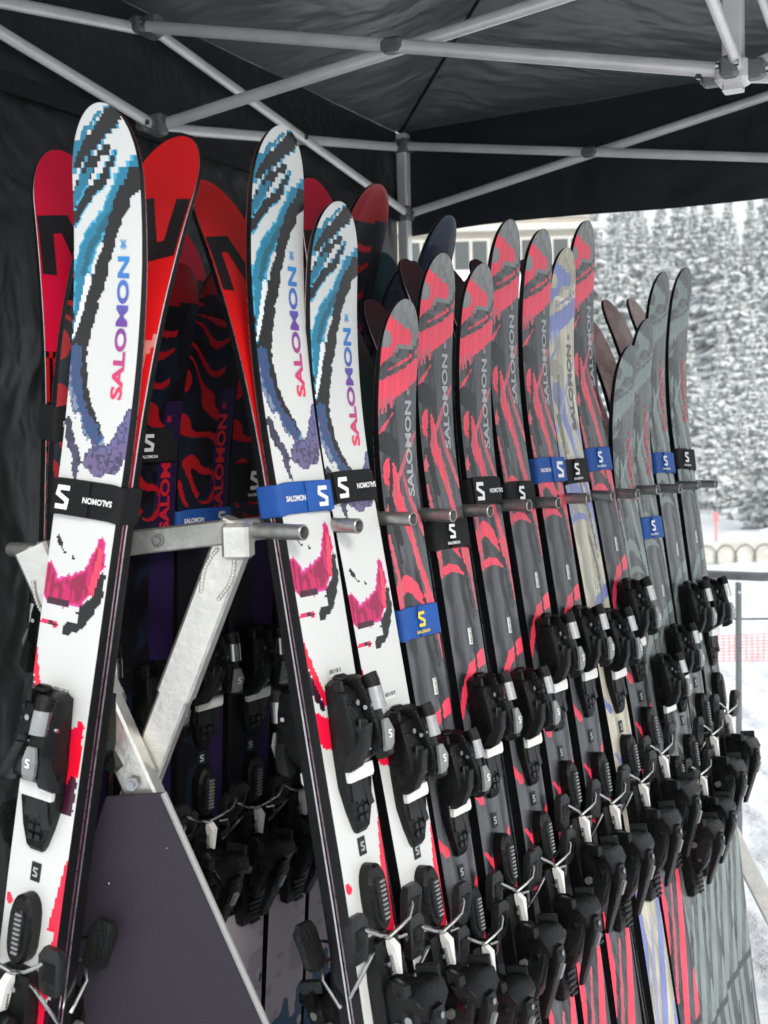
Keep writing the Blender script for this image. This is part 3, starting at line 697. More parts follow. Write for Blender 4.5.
LEFT = [(kd, left_mid(k), 52 + min(dj, 1), -5 + dj * .5, (1.2 if dj < -2 else dj * .4), lf, lr) for k, (kd, lf, lr, dj) in enumerate((
    ('dark', 1.73, 1.80, -3.0), ('dark', 1.66, 1.65, -.4), ('dark', 1.68, 1.735, .5), ('dark', 1.67, 1.665, 0), ('dark', 1.66, 1.70, .6), ('dark', 1.83, 1.85, .3), ('navy', 1.72, 1.80, -.5),
    ('navy', 1.81, 1.75, .2), ('navy', 1.72, 1.68, -.2)))]
ORD = ['nearest', 'second', 'third', 'fourth', 'fifth', 'sixth', 'seventh', 'eighth', 'ninth', 'tenth', 'eleventh', 'twelfth', 'thirteenth']
LOOK = dict(white='white ski with teal pixel artwork', pink='charcoal ski with coral strokes', beige='beige ski with lilac strokes',
            sage='grey ski with sage strokes', dark='black and purple ski', navy='navy ski')
BACK = dict(white='red base', pink='maroon and green base', beige='dark teal base', sage='dusty rose base', dark='crimson base', navy='teal base')
for i, (kind, A, a, al, be, lf, lr) in enumerate(RIGHT):
    w, n, u = frame(a, al, be); A = Vector(A); foot = A - u * (A.z / u.z)
    f = place_ski(kind, foot, w, n, u, lf, False)
    pos = 'farthest pair of all' if i == 12 else ORD[i] + ' pair' + ('' if i == 0 else ' from the near end')
    tag(f, f'outer {LOOK[kind]}, right row, {pos}', 'ski', 'outer skis of the right rack row')
    b = place_ski(kind, foot, w, n, u, lr, True)
    tag(b, f'inner ski with {BACK[kind]}, right row, {pos}', 'ski', 'inner skis of the right rack row')
for i, (kind, A, a, al, be, lf, lr) in enumerate(LEFT):
    w, n, u = frame(a, al, be); A = Vector(A); foot = A - u * (A.z / u.z)
    f = place_ski(kind, foot, w, n, u, lf, False)
    pos = ORD[i] + ' pair' + ('' if i == 0 else ' from the near end')
    tag(f, f'inner {LOOK[kind]}, left row, {pos}', 'ski', 'inner skis of the left rack row')
    b = place_ski(kind, foot, w, n, u, lr, True)
    tag(b, f'outer ski with {BACK[kind]}, left row, {pos}', 'ski', 'outer skis of the left rack row')
# the loose pair leaning on the end bar
LA = Vector((-0.343, 1.313, 1.35)); lw, ln, lu = frame(-27, 7, 6.7); foot = LA - lu * (LA.z / lu.z)
tag(place_ski('white', foot, lw, ln, lu, 1.812, False, .95), 'white pixel artwork ski leaning alone against the end bar, leftmost white ski', 'ski', 'loose white pair at the rack end')
tag(place_ski('white', foot, lw, ln, lu, 1.825, True, .97), 'red base ski with black emblem behind the leftmost white ski', 'ski', 'loose white pair at the rack end')

# ------------------------------------------------------------------ straps
G = 'straps round the ski pairs'
def strap_on(row, i, col, kind, dz, h, full, label):
    _, A, a, al, be, _, _ = row[i]; w, n, u = frame(a, al, be)
    hw = .0525 * {'white': .89, 'dark': .97, 'navy': .86, 'sage': .74}.get(row[i][0], .80) + .002
    tag(make_strap(col, kind, Vector(A), w, n, u, dz, h, full, hw), label, 'ski strap', G)
strap_on(RIGHT, 0, 'strap_blue', 'flip', .030, .040, True, 'blue strap with white lettering round the nearest white pair of the right row')
strap_on(RIGHT, 1, 'strap_black', 'std', .040, .042, True, 'black strap with big white emblem round the second white pair')
strap_on(RIGHT, 2, 'strap_blue', 'yellow', -.155, .044, False, 'blue strap with yellow emblem, low on the first coral pair')
strap_on(RIGHT, 3, 'strap_black', 'std', -.040, .044, False, 'black strap hanging just below the pegs on the second coral pair')
strap_on(RIGHT, 4, 'strap_black', 'std', .018, .044, True, 'black strap with white emblem on the third coral pair')
strap_on(RIGHT, 5, 'strap_black', 'std', .006, .046, False, 'black strap at peg height on the fourth coral pair')
strap_on(RIGHT, 6, 'strap_blue', 'flip', .045, .044, True, 'blue strap with white lettering on the coral pair before the beige one')
strap_on(RIGHT, 7, 'strap_black', 'std', .040, .044, False, 'black strap round the beige pair')
strap_on(RIGHT, 8, 'strap_blue', 'plain', .060, .044, False, 'bright blue strap on the coral pair just beyond the beige pair')
strap_on(RIGHT, 10, 'strap_blue', 'std', -.085, .044, False, 'blue strap below the pegs on the second sage pair')
strap_on(RIGHT, 11, 'strap_blue', 'std', .045, .044, False, 'blue strap above the pegs on the third sage pair')
strap_on(RIGHT, 12, 'strap_black', 'std', .050, .046, False, 'dark strap on the farthest pair of the right row')
strap_on(LEFT, 0, 'strap_black', 'flip', .165, .046, True, 'black strap with white emblem on the nearest left row pair by the curtain')
strap_on(LEFT, 1, 'strap_black', 'std', .135, .050, False, 'black strap half hidden behind the leftmost white ski')
strap_on(LEFT, 2, 'strap_blue', 'flip', .025, .030, True, 'dark blue strap just above the end bar of the rack')
strap_on(LEFT, 3, 'strap_black', 'std', .075, .060, False, 'wide black strap with small emblem above the right end of the end bar')
tag(make_strap('strap_black', 'std', LA, lw, ln, lu, -.006, .044, True), 'black strap with white emblem round the leftmost white ski pair', 'ski strap', G)
# ------------------------------------------------------------------ the rack
rack = empty('ski_rack', (-.3, 1.37, 0)); tag(rack, 'aluminium double-sided ski rack with crossed legs, pegs and a dark violet end panel', 'ski rack')
rd = Vector((.589, .808, -.016)).normalized(); nh = Vector((.808, -.589, 0))
O = Vector((-.3, 1.37, 0))
R0 = Vector((-.097, 1.37, 1.300)) - nh * .052; L0 = LRAIL.copy()
RA, RB = R0 - rd * .075, R0 + rd * 1.375; LA_, LB = L0.copy(), L0 + rd * 1.42
def rp(mb, name, **k): return mb.build(name, rack, **k)
def loc(v): return Vector(v) - O
for a, b in ((RA, RB), (LA_, LB)):
    mb = MB(); mb.sqtube(loc(a), loc(b), .030, .026, 'alu', side=(0, 0, 1)); rp(mb, 'rail')
rng2 = random.Random(4)
for i in range(14):
    s = (i - .5) * .1085; p = R0 + rd * (s + rng2.uniform(-.004, .004)); q = p + nh * (.098 + rng2.uniform(-.003, .003)) + Vector((0, 0, rng2.uniform(-.002, .002)))
    mb = MB(); mb.pipe(loc(p + nh * .012), loc(q), .0098, .0076, 'peg_metal', n=20); rp(mb, 'peg', smooth=True)
for i in range(12):
    s = i * .108 + .012; p = L0 + rd * s; q = p - nh * .085
    mb = MB(); mb.pipe(loc(p - nh * .012), loc(q), .0098, .0076, 'peg_metal', n=20); rp(mb, 'peg', smooth=True)
for e, (r_, l_) in enumerate(((RA, LA_), (RB, LB))):
    cdir = (r_ - l_).normalized(); side = Vector((cdir.y, -cdir.x, 0)).normalized()
    mb = MB(); mb.sqtube(loc(l_ - cdir * .0), loc(r_ - cdir * .01), .030, .020, 'bar_steel', side=side)
    cb = rp(mb, 'crossbar')
    for t in (.36, .62):
        c = l_ + (r_ - l_) * t + side * .0112
        mb = MB(); mb.pipe(loc(c - side * .004), loc(c + side * .003), .0078, .0045, 'bracket', n=18); mb.tube([loc(c - side * .002), loc(c + side * .0008)], .0046, 'dark', 14); o = mb.build('bolt', cb, smooth=True)
    Xp = l_ + (r_ - l_) * .47; Xp = Vector((Xp.x, Xp.y, .995))
    for top, sgn in ((r_, .016), (l_, -.016)):
        d = (Xp - top); d = d * (top.z / -d.z) if d.z < 0 else d
        off_ = side * sgn * -1 if e else side * sgn * -1
        a = top + off_ + Vector((0, 0, .0)); b = top + d + off_
        a2 = a; dn = (b - a).normalized()
        mb = MB(); mb.sqtube(loc(a + dn * .012), loc(b), .040, .030, 'alu', side=side); lg = rp(mb, 'leg')
        L_ = (b - a).length
        mb = MB(); mb.sqtube(loc(a - dn * .010), loc(a + dn * (.225 if sgn > 0 else .20)), .0445, .0345, 'alu', side=side)
        # weld bead where the sleeve meets the rail bracket
        rr = random.Random(3)
        for k in range(14):
            t = .03 + .055 * k / 13
            for s_ in (-1, 1):
                o_ = dn.cross(side) * s_ * (.012 + .006 * math.sin(k / 13 * math.pi)); p = a + dn * t + o_ + side * .0195
                mb.box(loc(p), (.0045, .003, .005), 'alu', ch=.0012)
        sl = mb.build('sleeve', lg, smooth=False)
    mb = MB(); c = Xp + side * .036; mb.tube([loc(c), loc(c + side * .006)], .0085, 'chrome', 6); mb.tube([loc(c + side * .004), loc(c + side * .0095)], .005, 'chrome', 12); rp(mb, 'bolt')
    for end, sg in ((r_, 1), (l_, -1)):
        mb = MB(); p = end + nh * sg * .014
        mb.box(loc(end + Vector((0, 0, -.012)) + nh * sg * .005), (.034, .034, .044), 'alu', rot=Matrix.Rotation(math.atan2(cdir.y, cdir.x), 3, 'Z'), ch=.004)
        rp(mb, 'corner_block')
    if e == 0:
        # triangular panel stretched between the legs below the crossing
        rdir = (Xp - l_); ldir = (Xp - r_); f = side * .040
        zt = Xp.z - .012; zb = .10
        pr = lambda z, d, top, ex: top + d * ((z - top.z) / d.z) + cdir * ex
        N = 14; pts = []
        for i in range(N + 1):
            z = zt + (zb - zt) * i / N
            A_ = pr(z, ldir, r_, -.022); B_ = pr(z, rdir, l_, .034)
            if i == 0: A_ = A_ - cdir * .004; B_ = B_ - cdir * .0
            pts.append([A_ + (B_ - A_) * j / 8 + f + side * (.004 * math.sin(math.pi * j / 8) * math.sin(i * .7)) for j in range(9)])
        mb = MB(); vs = []; fs = []
        for k, th in enumerate((0, .005)):
            for row in pts: vs += [loc(p + side * th) for p in row]
        m_ = (N + 1) * 9
        for i in range(N):
            for j in range(8):
                a = i * 9 + j; fs.append([m_ + a, m_ + a + 1, m_ + a + 10, m_ + a + 9]); fs.append([a, a + 9, a + 10, a + 1])
        bd = [i * 9 for i in range(N + 1)] + [N * 9 + j for j in range(1, 9)] + [i * 9 + 8 for i in range(N - 1, -1, -1)] + [j for j in range(7, 0, -1)]
        for a, b in zip(bd, bd[1:] + bd[:1]): fs.append([a, b, m_ + b, m_ + a])
        mb.add(vs, fs, 'panel'); pn = rp(mb, 'end_panel', smooth=True)
        mb = MB(); rs_ = random.Random(9)
        for _ in range(9):
            i = rs_.randint(1, N - 3); j = rs_.uniform(.6, 7.4); j0 = int(j); p = pts[i][j0] + (pts[i][j0 + 1] - pts[i][j0]) * (j - j0) + (pts[i + 1][j0] - pts[i][j0]) * rs_.random() + side * .0056
            mb.box(loc(p), (rs_.uniform(.0006, .0014), .0006, rs_.uniform(.0006, .0018)), 'white_ink', ch=.0003)
        mb.build('snow_specks', pn)
        mb = MB(); mb.tube([loc(pts[i][8] + side * .004 + cdir * .003) for i in range(N + 1)], .0042, 'piping', 8); mb.build('edge_band', pn, smooth=True)

# ------------------------------------------------------------------ the canopy tent
tent = empty('canopy_tent', (.543, 1.76, 0)); tag(tent, 'dark pop-up canopy tent with aluminium scissor frame over the ski rack', 'canopy tent')
OT = Vector((.543, 1.76, 0))
def fabric(name, col, bump, rough, spec=.5):
    m = bpy.data.materials.new(name); m.use_nodes = True; t = m.node_tree; p = t.nodes['Principled BSDF']
    co = t.nodes.new('ShaderNodeTexCoord'); n1 = t.nodes.new('ShaderNodeTexNoise'); n2 = t.nodes.new('ShaderNodeTexNoise'); n3 = t.nodes.new('ShaderNodeTexNoise')
    mp = t.nodes.new('ShaderNodeMapping'); mp.inputs['Scale'].default_value = (1, 2.6, 1.6); mp.inputs['Rotation'].default_value = (.4, .5, .6)
    t.links.new(co.outputs['Object'], mp.inputs[0])
    n1.inputs['Scale'].default_value = 2.6; n1.inputs['Detail'].default_value = 2; n1.inputs['Distortion'].default_value = .7
    n2.inputs['Scale'].default_value = 9; n2.inputs['Detail'].default_value = 1.5; n2.inputs['Distortion'].default_value = .5
    n3.inputs['Scale'].default_value = 900
    t.links.new(mp.outputs[0], n1.inputs['Vector']); t.links.new(mp.outputs[0], n2.inputs['Vector']); t.links.new(co.outputs['Object'], n3.inputs['Vector'])
    b1 = t.nodes.new('ShaderNodeBump'); b1.inputs['Distance'].default_value = .05; b1.inputs['Strength'].default_value = bump
    b2 = t.nodes.new('ShaderNodeBump'); b2.inputs['Distance'].default_value = .012; b2.inputs['Strength'].default_value = bump
    b3 = t.nodes.new('ShaderNodeBump'); b3.inputs['Distance'].default_value = .0006; b3.inputs['Strength'].default_value = .5
    t.links.new(n1.outputs[0], b1.inputs['Height']); t.links.new(n2.outputs[0], b2.inputs['Height']); t.links.new(n3.outputs[0], b3.inputs['Height'])
    t.links.new(b1.outputs[0], b2.inputs['Normal']); t.links.new(b2.outputs[0], b3.inputs['Normal']); t.links.new(b3.outputs[0], p.inputs['Normal'])
    p.inputs['Base Color'].default_value = (*col, 1); p.inputs['Roughness'].default_value = rough; p.inputs['Specular IOR Level'].default_value = spec
    M[name] = m
fabric('canopy cloth', (.085, .094, .098), .5, .32, .9); fabric('curtain cloth', (.011, .013, .013), .45, .42, .45); fabric('valance cloth', (.010, .012, .018), .35, .55, .4)
e1 = Vector((-.476, -.879, 0)); e2 = Vector((.879, -.476, 0)); c0 = Vector((.085, 3.3, 0)); H = 1.137
cor = {(i, j): c0 + e1 * (2 * H * i) + e2 * (2 * H * j) for i in (0, 1) for j in (0, 1)}
mid_ = [c0 + e1 * H, c0 + e2 * H, c0 + e1 * 2 * H + e2 * H, c0 + e1 * H + e2 * 2 * H]; cen = c0 + (e1 + e2) * H + Vector((.02, 0, 0))
ZT, ZL, ZE, ZP = 2.245, 2.05, 2.29, 2.70
def tl(v, z=None): v = Vector(v); return Vector((v.x, v.y, v.z if z is None else z)) - OT
def tp(mb, name, parent=None, **k): return mb.build(name, parent or tent, **k)
# roof: four panels, sagging between the ridges and puckered along the seams
rcor = [c0 - (e1 + e2) * .02, cor[(0, 1)] + (e2 - e1) * .02, cor[(1, 1)] + (e1 + e2) * .02, cor[(1, 0)] + (e1 - e2) * .02]
for k in range(4):
    A_, B_ = rcor[k], rcor[(k + 1) % 4]; N = 60; vs = []; fs = []
    for i in range(N + 1):
        t = i / N
        for j in range(N + 1):
            s = j / N
            e = A_ + (B_ - A_) * s; p = e + (cen - e) * t
            z = ZE + (ZP - ZE) * t
            sag = -.05 * math.sin(math.pi * min(1, t)) * math.sin(math.pi * s) * (1 - t * .5)
            edge = min(s, 1 - s) * (1 - t)
            puck = .010 * math.sin(s * 46 * (1 - t) + k) * math.exp(-edge * 9) * math.sin(math.pi * t) + .012 * math.sin(7 * s + 9 * t + k) * math.sin(math.pi * s) * (1 - t)
            crease = .008 * abs(math.sin(5 * s * (1 + t) + 3 * t + 2 * math.sin(6 * s + k))) * math.sin(math.pi * s)
            vs.append(tl((p.x, p.y, z + sag + (puck - crease) * min(1, 6 * t) * min(1, 12 * min(s, 1 - s)))))
    for i in range(N):
        for j in range(N): a = i * (N + 1) + j; fs.append([a, a + 1, a + N + 2, a + N + 1])
    mb = MB(); mb.add(vs, fs, 'canopy cloth'); rf = tp(mb, 'roof_panel', smooth=True)
    mb = MB(); mb.tube([tl(A_, ZE - .004), tl(cen, ZP - .004)], .0035, 'strap_black', 6); mb.build('seam', rf, smooth=True)
# valances along the sides (hanging edge of the roof) and the full curtain on the left side
def drape(name, a, b, z0, z1, m, amp, nfold, nz=30, ns=160, outw=None, bottom=0):
    vs = []; fs = []; d = (b - a).normalized(); o = Vector((d.y, -d.x, 0))
    for i in range(nz + 1):
        t = i / nz; z = z0 + (z1 - z0) * t
        for j in range(ns + 1):
            s = j / ns; k = amp * (.3 + .7 * t) * (math.sin(s * nfold * 6.28) * .6 + math.sin(s * nfold * 2.3 * 6.28 + 3 * t) * .3 + .6 * math.sin(t * 7 + s * 9) * .5)
            p = a + (b - a) * s + o * k; vs.append(tl((p.x, p.y, z + bottom * t * math.sin(s * 11) * .01)))
    for i in range(nz):
        for j in range(ns): q = i * (ns + 1) + j; fs.append([q, q + 1, q + ns + 2, q + ns + 1])
    mb = MB(); mb.add(vs, fs, m); return tp(mb, name, smooth=True)
drape('valance', rcor[0], rcor[1], ZE + .012, 1.985, 'valance cloth', .006, 3, bottom=1)
drape('valance', rcor[1], rcor[2], ZE + .012, 1.985, 'valance cloth', .006, 3)
drape('valance', rcor[2], rcor[3], ZE + .012, 2.10, 'valance cloth', .006, 3)
drape('side_curtain', rcor[0] - e2 * .012, rcor[3] - e2 * .012, ZE + .03, .02, 'curtain cloth', .028, 5, nz=60, ns=240)
vl = drape('valance', rcor[0] + e2 * .0, rcor[3] + e2 * .0, ZE - .002, 2.03, 'curtain cloth', .008, 3)
mb = MB(); mb.sqtube(tl(rcor[0] + e2 * .014, 2.045), tl(rcor[3] + e2 * .014, 2.045), .035, .004, 'strap_black', side=e2); mb.build('hem', vl)
# legs, scissor trusses, centre pole
for c, k in ((cor[(0, 0)], 0), (cor[(0, 1)], 1), (cor[(1, 1)], 2), (cor[(1, 0)], 3)):
    mb = MB(); mb.sqtube(tl(c, 0), tl(c, ZE - .01), .032, .032, 'alu_tube', side=e2); lg = tp(mb, 'leg')
    for z in (ZT, ZL):
        mb = MB(); mb.box(tl(c, z), (.05, .05, .04), 'bracket', rot=Matrix.Rotation(math.atan2(e2.y, e2.x), 3, 'Z'), ch=.006)
        for dd in (-e1, e2, e1, -e2):
            mb.tube([tl(c + dd * .026, z), tl(c + dd * .032, z)], .006, 'chrome', 8)
        tp(mb, 'bracket')
    mb = MB(); mb.box(tl(c, .006), (.09, .09, .012), 'bracket', ch=.002); mb.build('foot', lg)
def bar(a, za, b, zb, off=Vector((0, 0, 0)), r=.0108):
    A_, B_ = tl(a, za) + off, tl(b, zb) + off
    mb = MB(); d = (B_ - A_).normalized(); sd_ = d.cross(Vector((0, 0, 1))).normalized(); up = sd_.cross(d)
    prof = [(math.cos(q) * r * .78, math.sin(q) * r * 1.12) for q in [2 * math.pi * i / 14 for i in range(14)]]
    mb.rings([[tuple(p + sd_ * x + up * y) for x, y in prof] for p in (A_ + d * .012, B_ - d * .012)], 'alu_tube')
    return tp(mb, 'truss_bar', smooth=True)
def scissor(a, b, za=(ZT, ZL), zb=(ZT, ZL)):
    d = (b - a).normalized(); o = Vector((d.y, -d.x, 0)) * .011
    p = bar(a, za[0], b, zb[1], o); bar(a, za[1], b, zb[0], -o)
    # pivot where the two bars cross
    t = (za[0] - za[1]) / ((za[0] - za[1]) + (zb[0] - zb[1])); m_ = a + (b - a) * t; z = za[0] + (zb[1] - za[0]) * t
    mb = MB(); mb.box(tl(m_, z) + o, (.042, .030, .026), 'bracket', rot=Matrix.Rotation(math.atan2(d.y, d.x), 3, 'Z'), ch=.006)
    mb.tube([tl(m_, z) + o * 2.2, tl(m_, z) - o * 2.2], .006, 'chrome', 8); tp(mb, 'pivot')
sides = [(cor[(0, 0)], mid_[0], cor[(1, 0)]), (cor[(0, 0)], mid_[1], cor[(0, 1)]), (cor[(1, 0)], mid_[2], cor[(1, 1)]), (cor[(0, 1)], mid_[3], cor[(1, 1)])]
for a, m_, b in sides:
    scissor(a, m_); scissor(m_, b)
    scissor(m_, cen, zb=(2.16, 1.958))
    dd = (cen - m_).normalized()
    for z in (ZT, ZL):
        mb = MB(); rot = Matrix.Rotation(math.atan2(dd.y, dd.x), 3, 'Z')
        mb.box(tl(m_, z), (.026, .078, .03), 'bracket', rot=rot, ch=.005); mb.box(tl(m_ + dd * .022, z), (.034, .030, .044), 'bracket', rot=rot, ch=.005)
        for s in (-1, 1): mb.tube([tl(m_ + dd * .012, z) + rot @ Vector((0, s * .03, 0)), tl(m_ + dd * .019, z) + rot @ Vector((0, s * .03, 0))], .006, 'chrome', 8)
        tp(mb, 'bracket')
mb = MB(); mb.sqtube(tl(cen, 1.93), tl(cen, ZP - .02), .030, .030, 'alu_tube', side=e1); tp(mb, 'centre_pole')
for z in (1.958, 2.16):
    mb = MB(); rot = Matrix.Rotation(math.atan2(e2.y, e2.x), 3, 'Z')
    mb.box(tl(cen, z), (.05, .05, .036), 'alu_tube', rot=rot, ch=.005); mb.box(tl(cen, z), (.095, .026, .030), 'bracket', rot=rot, ch=.004); mb.box(tl(cen, z + .0005), (.026, .095, .030), 'bracket', rot=rot, ch=.004)
    for dd in (e1, e2, -e1, -e2):
        o_ = Vector((dd.y, -dd.x, 0)); mb.tube([tl(cen + dd * .05 + o_ * .012, z), tl(cen + dd * .05 + o_ * .017, z)], .005, 'chrome', 8); mb.tube([tl(cen + dd * .05 - o_ * .012, z), tl(cen + dd * .05 - o_ * .017, z)], .005, 'chrome', 8)
    tp(mb, 'hub')

# ------------------------------------------------------------------ snow ground and hillside
def smooth(t): t = max(0., min(1., t)); return t * t * (3 - 2 * t)
def gz(x, y):
    z = float(np.interp(y, [5, 17, 30, 48, 60, 95, 150, 220], [0, -.82, -1.7, -2.3, 1.6, 9.5, 19, 16]))
    q = x / max(y, 1)
    if y > 50: z += (y - 50) / 100 * 5 * smooth((.3 - q) * 2.0) - (y - 50) / 100 * 2.4 * smooth((q - .28) * 5)
    if y > 4: z += .10 * math.sin(x * .7 + y * .5) * smooth((y - 4) / 6) + .05 * math.sin(x * 2.1 - y * 1.3) * smooth((y - 4) / 6)
    return z
ys = list(np.arange(-12, 12, .5)) + list(np.arange(12, 60, 1.5)) + list(np.arange(60, 240, 5)) + [260, 300]
tx = list(np.linspace(-1, 1, 90))
vs = []; fs = []
for y in ys:
    hwid = 14 + max(0, y) * 1.2
    for t in tx:
        x = t * hwid + max(0, y) * .15; z = gz(x, min(y, 220)) if y < 250 else 10
        if -2 < y < 8: z += .008 * math.sin(x * 9 + y * 7) * math.sin(y * 11 - x * 3)
        vs.append((x, y, z))
for i in range(len(ys) - 1):
    for j in range(89): a = i * 90 + j; fs.append([a, a + 1, a + 91, a + 90])
sn = bpy.data.materials.new('snow'); sn.use_nodes = True; t = sn.node_tree; p = t.nodes['Principled BSDF']
p.inputs['Base Color'].default_value = (.80, .82, .85, 1); p.inputs['Roughness'].default_value = .75
co = t.nodes.new('ShaderNodeTexCoord'); prev = None
for sc_, ds_, st in ((.9, .25, .5), (5, .06, .6), (28, .02, .6), (160, .004, .5)):
    n = t.nodes.new('ShaderNodeTexNoise'); n.inputs['Scale'].default_value = sc_; n.inputs['Detail'].default_value = 5; t.links.new(co.outputs['Object'], n.inputs['Vector'])
    b = t.nodes.new('ShaderNodeBump'); b.inputs['Distance'].default_value = ds_; b.inputs['Strength'].default_value = st; t.links.new(n.outputs[0], b.inputs['Height'])
    if prev: t.links.new(prev.outputs[0], b.inputs['Normal'])
    prev = b
wv = t.nodes.new('ShaderNodeTexWave'); wv.inputs['Scale'].default_value = 1.1; wv.inputs['Distortion'].default_value = 9; wv.inputs['Detail'].default_value = 3; wv.inputs['Detail Scale'].default_value = .6
t.links.new(co.outputs['Object'], wv.inputs['Vector']); b = t.nodes.new('ShaderNodeBump'); b.inputs['Distance'].default_value = .10; b.inputs['Strength'].default_value = .55
t.links.new(wv.outputs[1], b.inputs['Height']); t.links.new(prev.outputs[0], b.inputs['Normal']); prev = b
vo = t.nodes.new('ShaderNodeTexVoronoi'); vo.inputs['Scale'].default_value = 3.2; t.links.new(co.outputs['Object'], vo.inputs['Vector']); b = t.nodes.new('ShaderNodeBump'); b.inputs['Distance'].default_value = .06; b.inputs['Strength'].default_value = .5
t.links.new(vo.outputs[0], b.inputs['Height']); t.links.new(prev.outputs[0], b.inputs['Normal']); prev = b
t.links.new(prev.outputs[0], p.inputs['Normal']); M['snow'] = sn
vsn = vs; mb = MB(); mb.add(vs, fs, 'snow'); tag(mb.build('snow_ground', smooth=True), kind='structure')

# ------------------------------------------------------------------ snow-laden conifers
tm = bpy.data.materials.new('snowy foliage'); tm.use_nodes = True; t = tm.node_tree; p = t.nodes['Principled BSDF']
ge = t.nodes.new('ShaderNodeNewGeometry'); sp = t.nodes.new('ShaderNodeSeparateXYZ'); t.links.new(ge.outputs['Normal'], sp.inputs[0])
at = t.nodes.new('ShaderNodeAttribute'); at.attribute_name = 'col'
n = t.nodes.new('ShaderNodeTexNoise'); n.inputs['Scale'].default_value = 2.2; n.inputs['Detail'].default_value = 4; co = t.nodes.new('ShaderNodeTexCoord'); t.links.new(co.outputs['Object'], n.inputs['Vector'])
mr = t.nodes.new('ShaderNodeMapRange'); mr.inputs[1].default_value = .3; mr.inputs[2].default_value = .7; mr.inputs[3].default_value = .86; mr.inputs[4].default_value = 1.06; t.links.new(n.outputs[0], mr.inputs[0])
mx = t.nodes.new('ShaderNodeMix'); mx.data_type = 'RGBA'; mx.blend_type = 'MULTIPLY'; mx.inputs[0].default_value = 1
t.links.new(at.outputs['Color'], mx.inputs[6]); t.links.new(mr.outputs[0], mx.inputs[7]); t.links.new(mx.outputs[2], p.inputs['Base Color'])
p.inputs['Roughness'].default_value = .8; M['foliage'] = tm
def conifer(seed):
    r = random.Random(seed); root = empty('conifer_tree')
    mb = MB(); mb.tube([(0, 0, -.6), (0, 0, 4), (0.03, 0, 9.6)], .17, 'bark', 8, r2=.02); mb.build('trunk', root)
    vs = []; fs = []; cols = []
    z = 9.9; H_ = 10.0
    def quad(a, b, c, d, col):
        k = len(vs); vs.extend([a, b, c, d]); fs.append([k, k + 1, k + 2, k + 3]); cols.append(col)
    while z > .7:
        rad = (.16 + (H_ - z) * .205) * r.uniform(.82, 1.12); nb = int(6 + rad * 3.4); ph = r.uniform(0, 6.3)
        for k in range(nb):
            a = ph + 6.283 * k / nb + r.uniform(-.25, .25); L_ = rad * r.uniform(.55, 1.15); droop = r.uniform(.28, .62); wd = L_ * r.uniform(.24, .36) + .07
            ca, sa = math.cos(a), math.sin(a); seg = 4 if L_ > .6 else 3; prev_ = None
            for s in range(seg + 1):
                t_ = s / seg; rr_ = L_ * t_; zz = z - droop * L_ * t_ ** 1.5 + (.08 * L_ if s == seg else 0) + r.uniform(-.03, .03)
                ww = wd * (1 - .8 * t_) * (.55 if s == 0 else 1) * r.uniform(.8, 1.2)
                c = Vector((ca * rr_, sa * rr_, zz)); sdv = Vector((-sa, ca, 0)) * ww
                cur = (c - sdv - Vector((0, 0, ww * .55)), c + Vector((0, 0, .02)), c + sdv - Vector((0, 0, ww * .55)))
                if prev_:
                    sn_ = r.random()
                    top = (.84, .86, .88) if sn_ > .12 else (.55, .58, .58)
                    for q in (0, 1):
                        e_ = r.random(); quad(prev_[q], cur[q], cur[q + 1], prev_[q + 1], top if e_ > .07 else (.38, .41, .40))
                    # dark hanging needles below
                    dr = .10 + .14 * r.random()
                    for q in (0, 2):
                        quad(prev_[q], cur[q], cur[q] - Vector((0, 0, dr)) + sdv * .2, prev_[q] - Vector((0, 0, dr)), (.22, .25, .235) if r.random() > .6 else (.55, .58, .58))
                prev_ = cur
        z -= r.uniform(.30, .44) * (.6 + .06 * (H_ - z))
    me = bpy.data.meshes.new('crown'); me.from_pydata([tuple(v) for v in vs], [], fs)
    a_ = me.color_attributes.new('col', 'FLOAT_COLOR', 'CORNER'); a_.data.foreach_set('color', [x for c in cols for _ in range(4) for x in (*c, 1)])
    me.materials.append(M['foliage']); o = bpy.data.objects.new('crown', me); COL.objects.link(o); o.parent = root
    return root
protos = [conifer(s) for s in (1, 2, 3, 4, 5)]
spots = []; rt = random.Random(11)
y = 62.
while y < 152:
    q = -.06 + rt.uniform(0, .02)
    while q < .46:
        spots.append((q * y + rt.uniform(-.8, .8), y + rt.uniform(-1.6, 1.6), rt.uniform(.75, 1.25))); q += (3.9 + (y - 60) * .012) / y * rt.uniform(.8, 1.2)
    y += 6.2 + (y - 60) * .04
front = [(.345 * 33, 33., .40), (.325 * 36, 36., .44), (.375 * 31, 31., .42), (.36 * 38, 38., .5), (.30 * 43, 43., .50), (.335 * 45, 45., .62), (.39 * 40, 40., .55), (.37 * 48, 48., .68), (.31 * 52, 52., .66), (.275 * 56, 56., .7), (.34 * 56, 56., .8), (.24 * 60, 60., .75), (.41 * 47, 47., .7)]
spots = [(x, y, k) for x, y, k in spots][:285] + front
for i, (x, y, k) in enumerate(spots):
    o = protos[i] if i < len(protos) else copy_tree(protos[i % len(protos)])
    o.location = (x, y, gz(x, y) - .1); o.scale = (k * rt.uniform(.85, 1.1), k * rt.uniform(.85, 1.1), k * rt.uniform(.92, 1.12)); o.rotation_euler = (0, 0, rt.uniform(0, 6.3))
    tag(o, 'snow covered conifer at the foot of the slope behind the hoop fence' if i >= len(spots) - len(front) else 'snow laden conifer in the dense forest on the hillside', 'tree', 'young trees at the forest edge' if i >= len(spots) - len(front) else 'conifers on the snowy hillside')

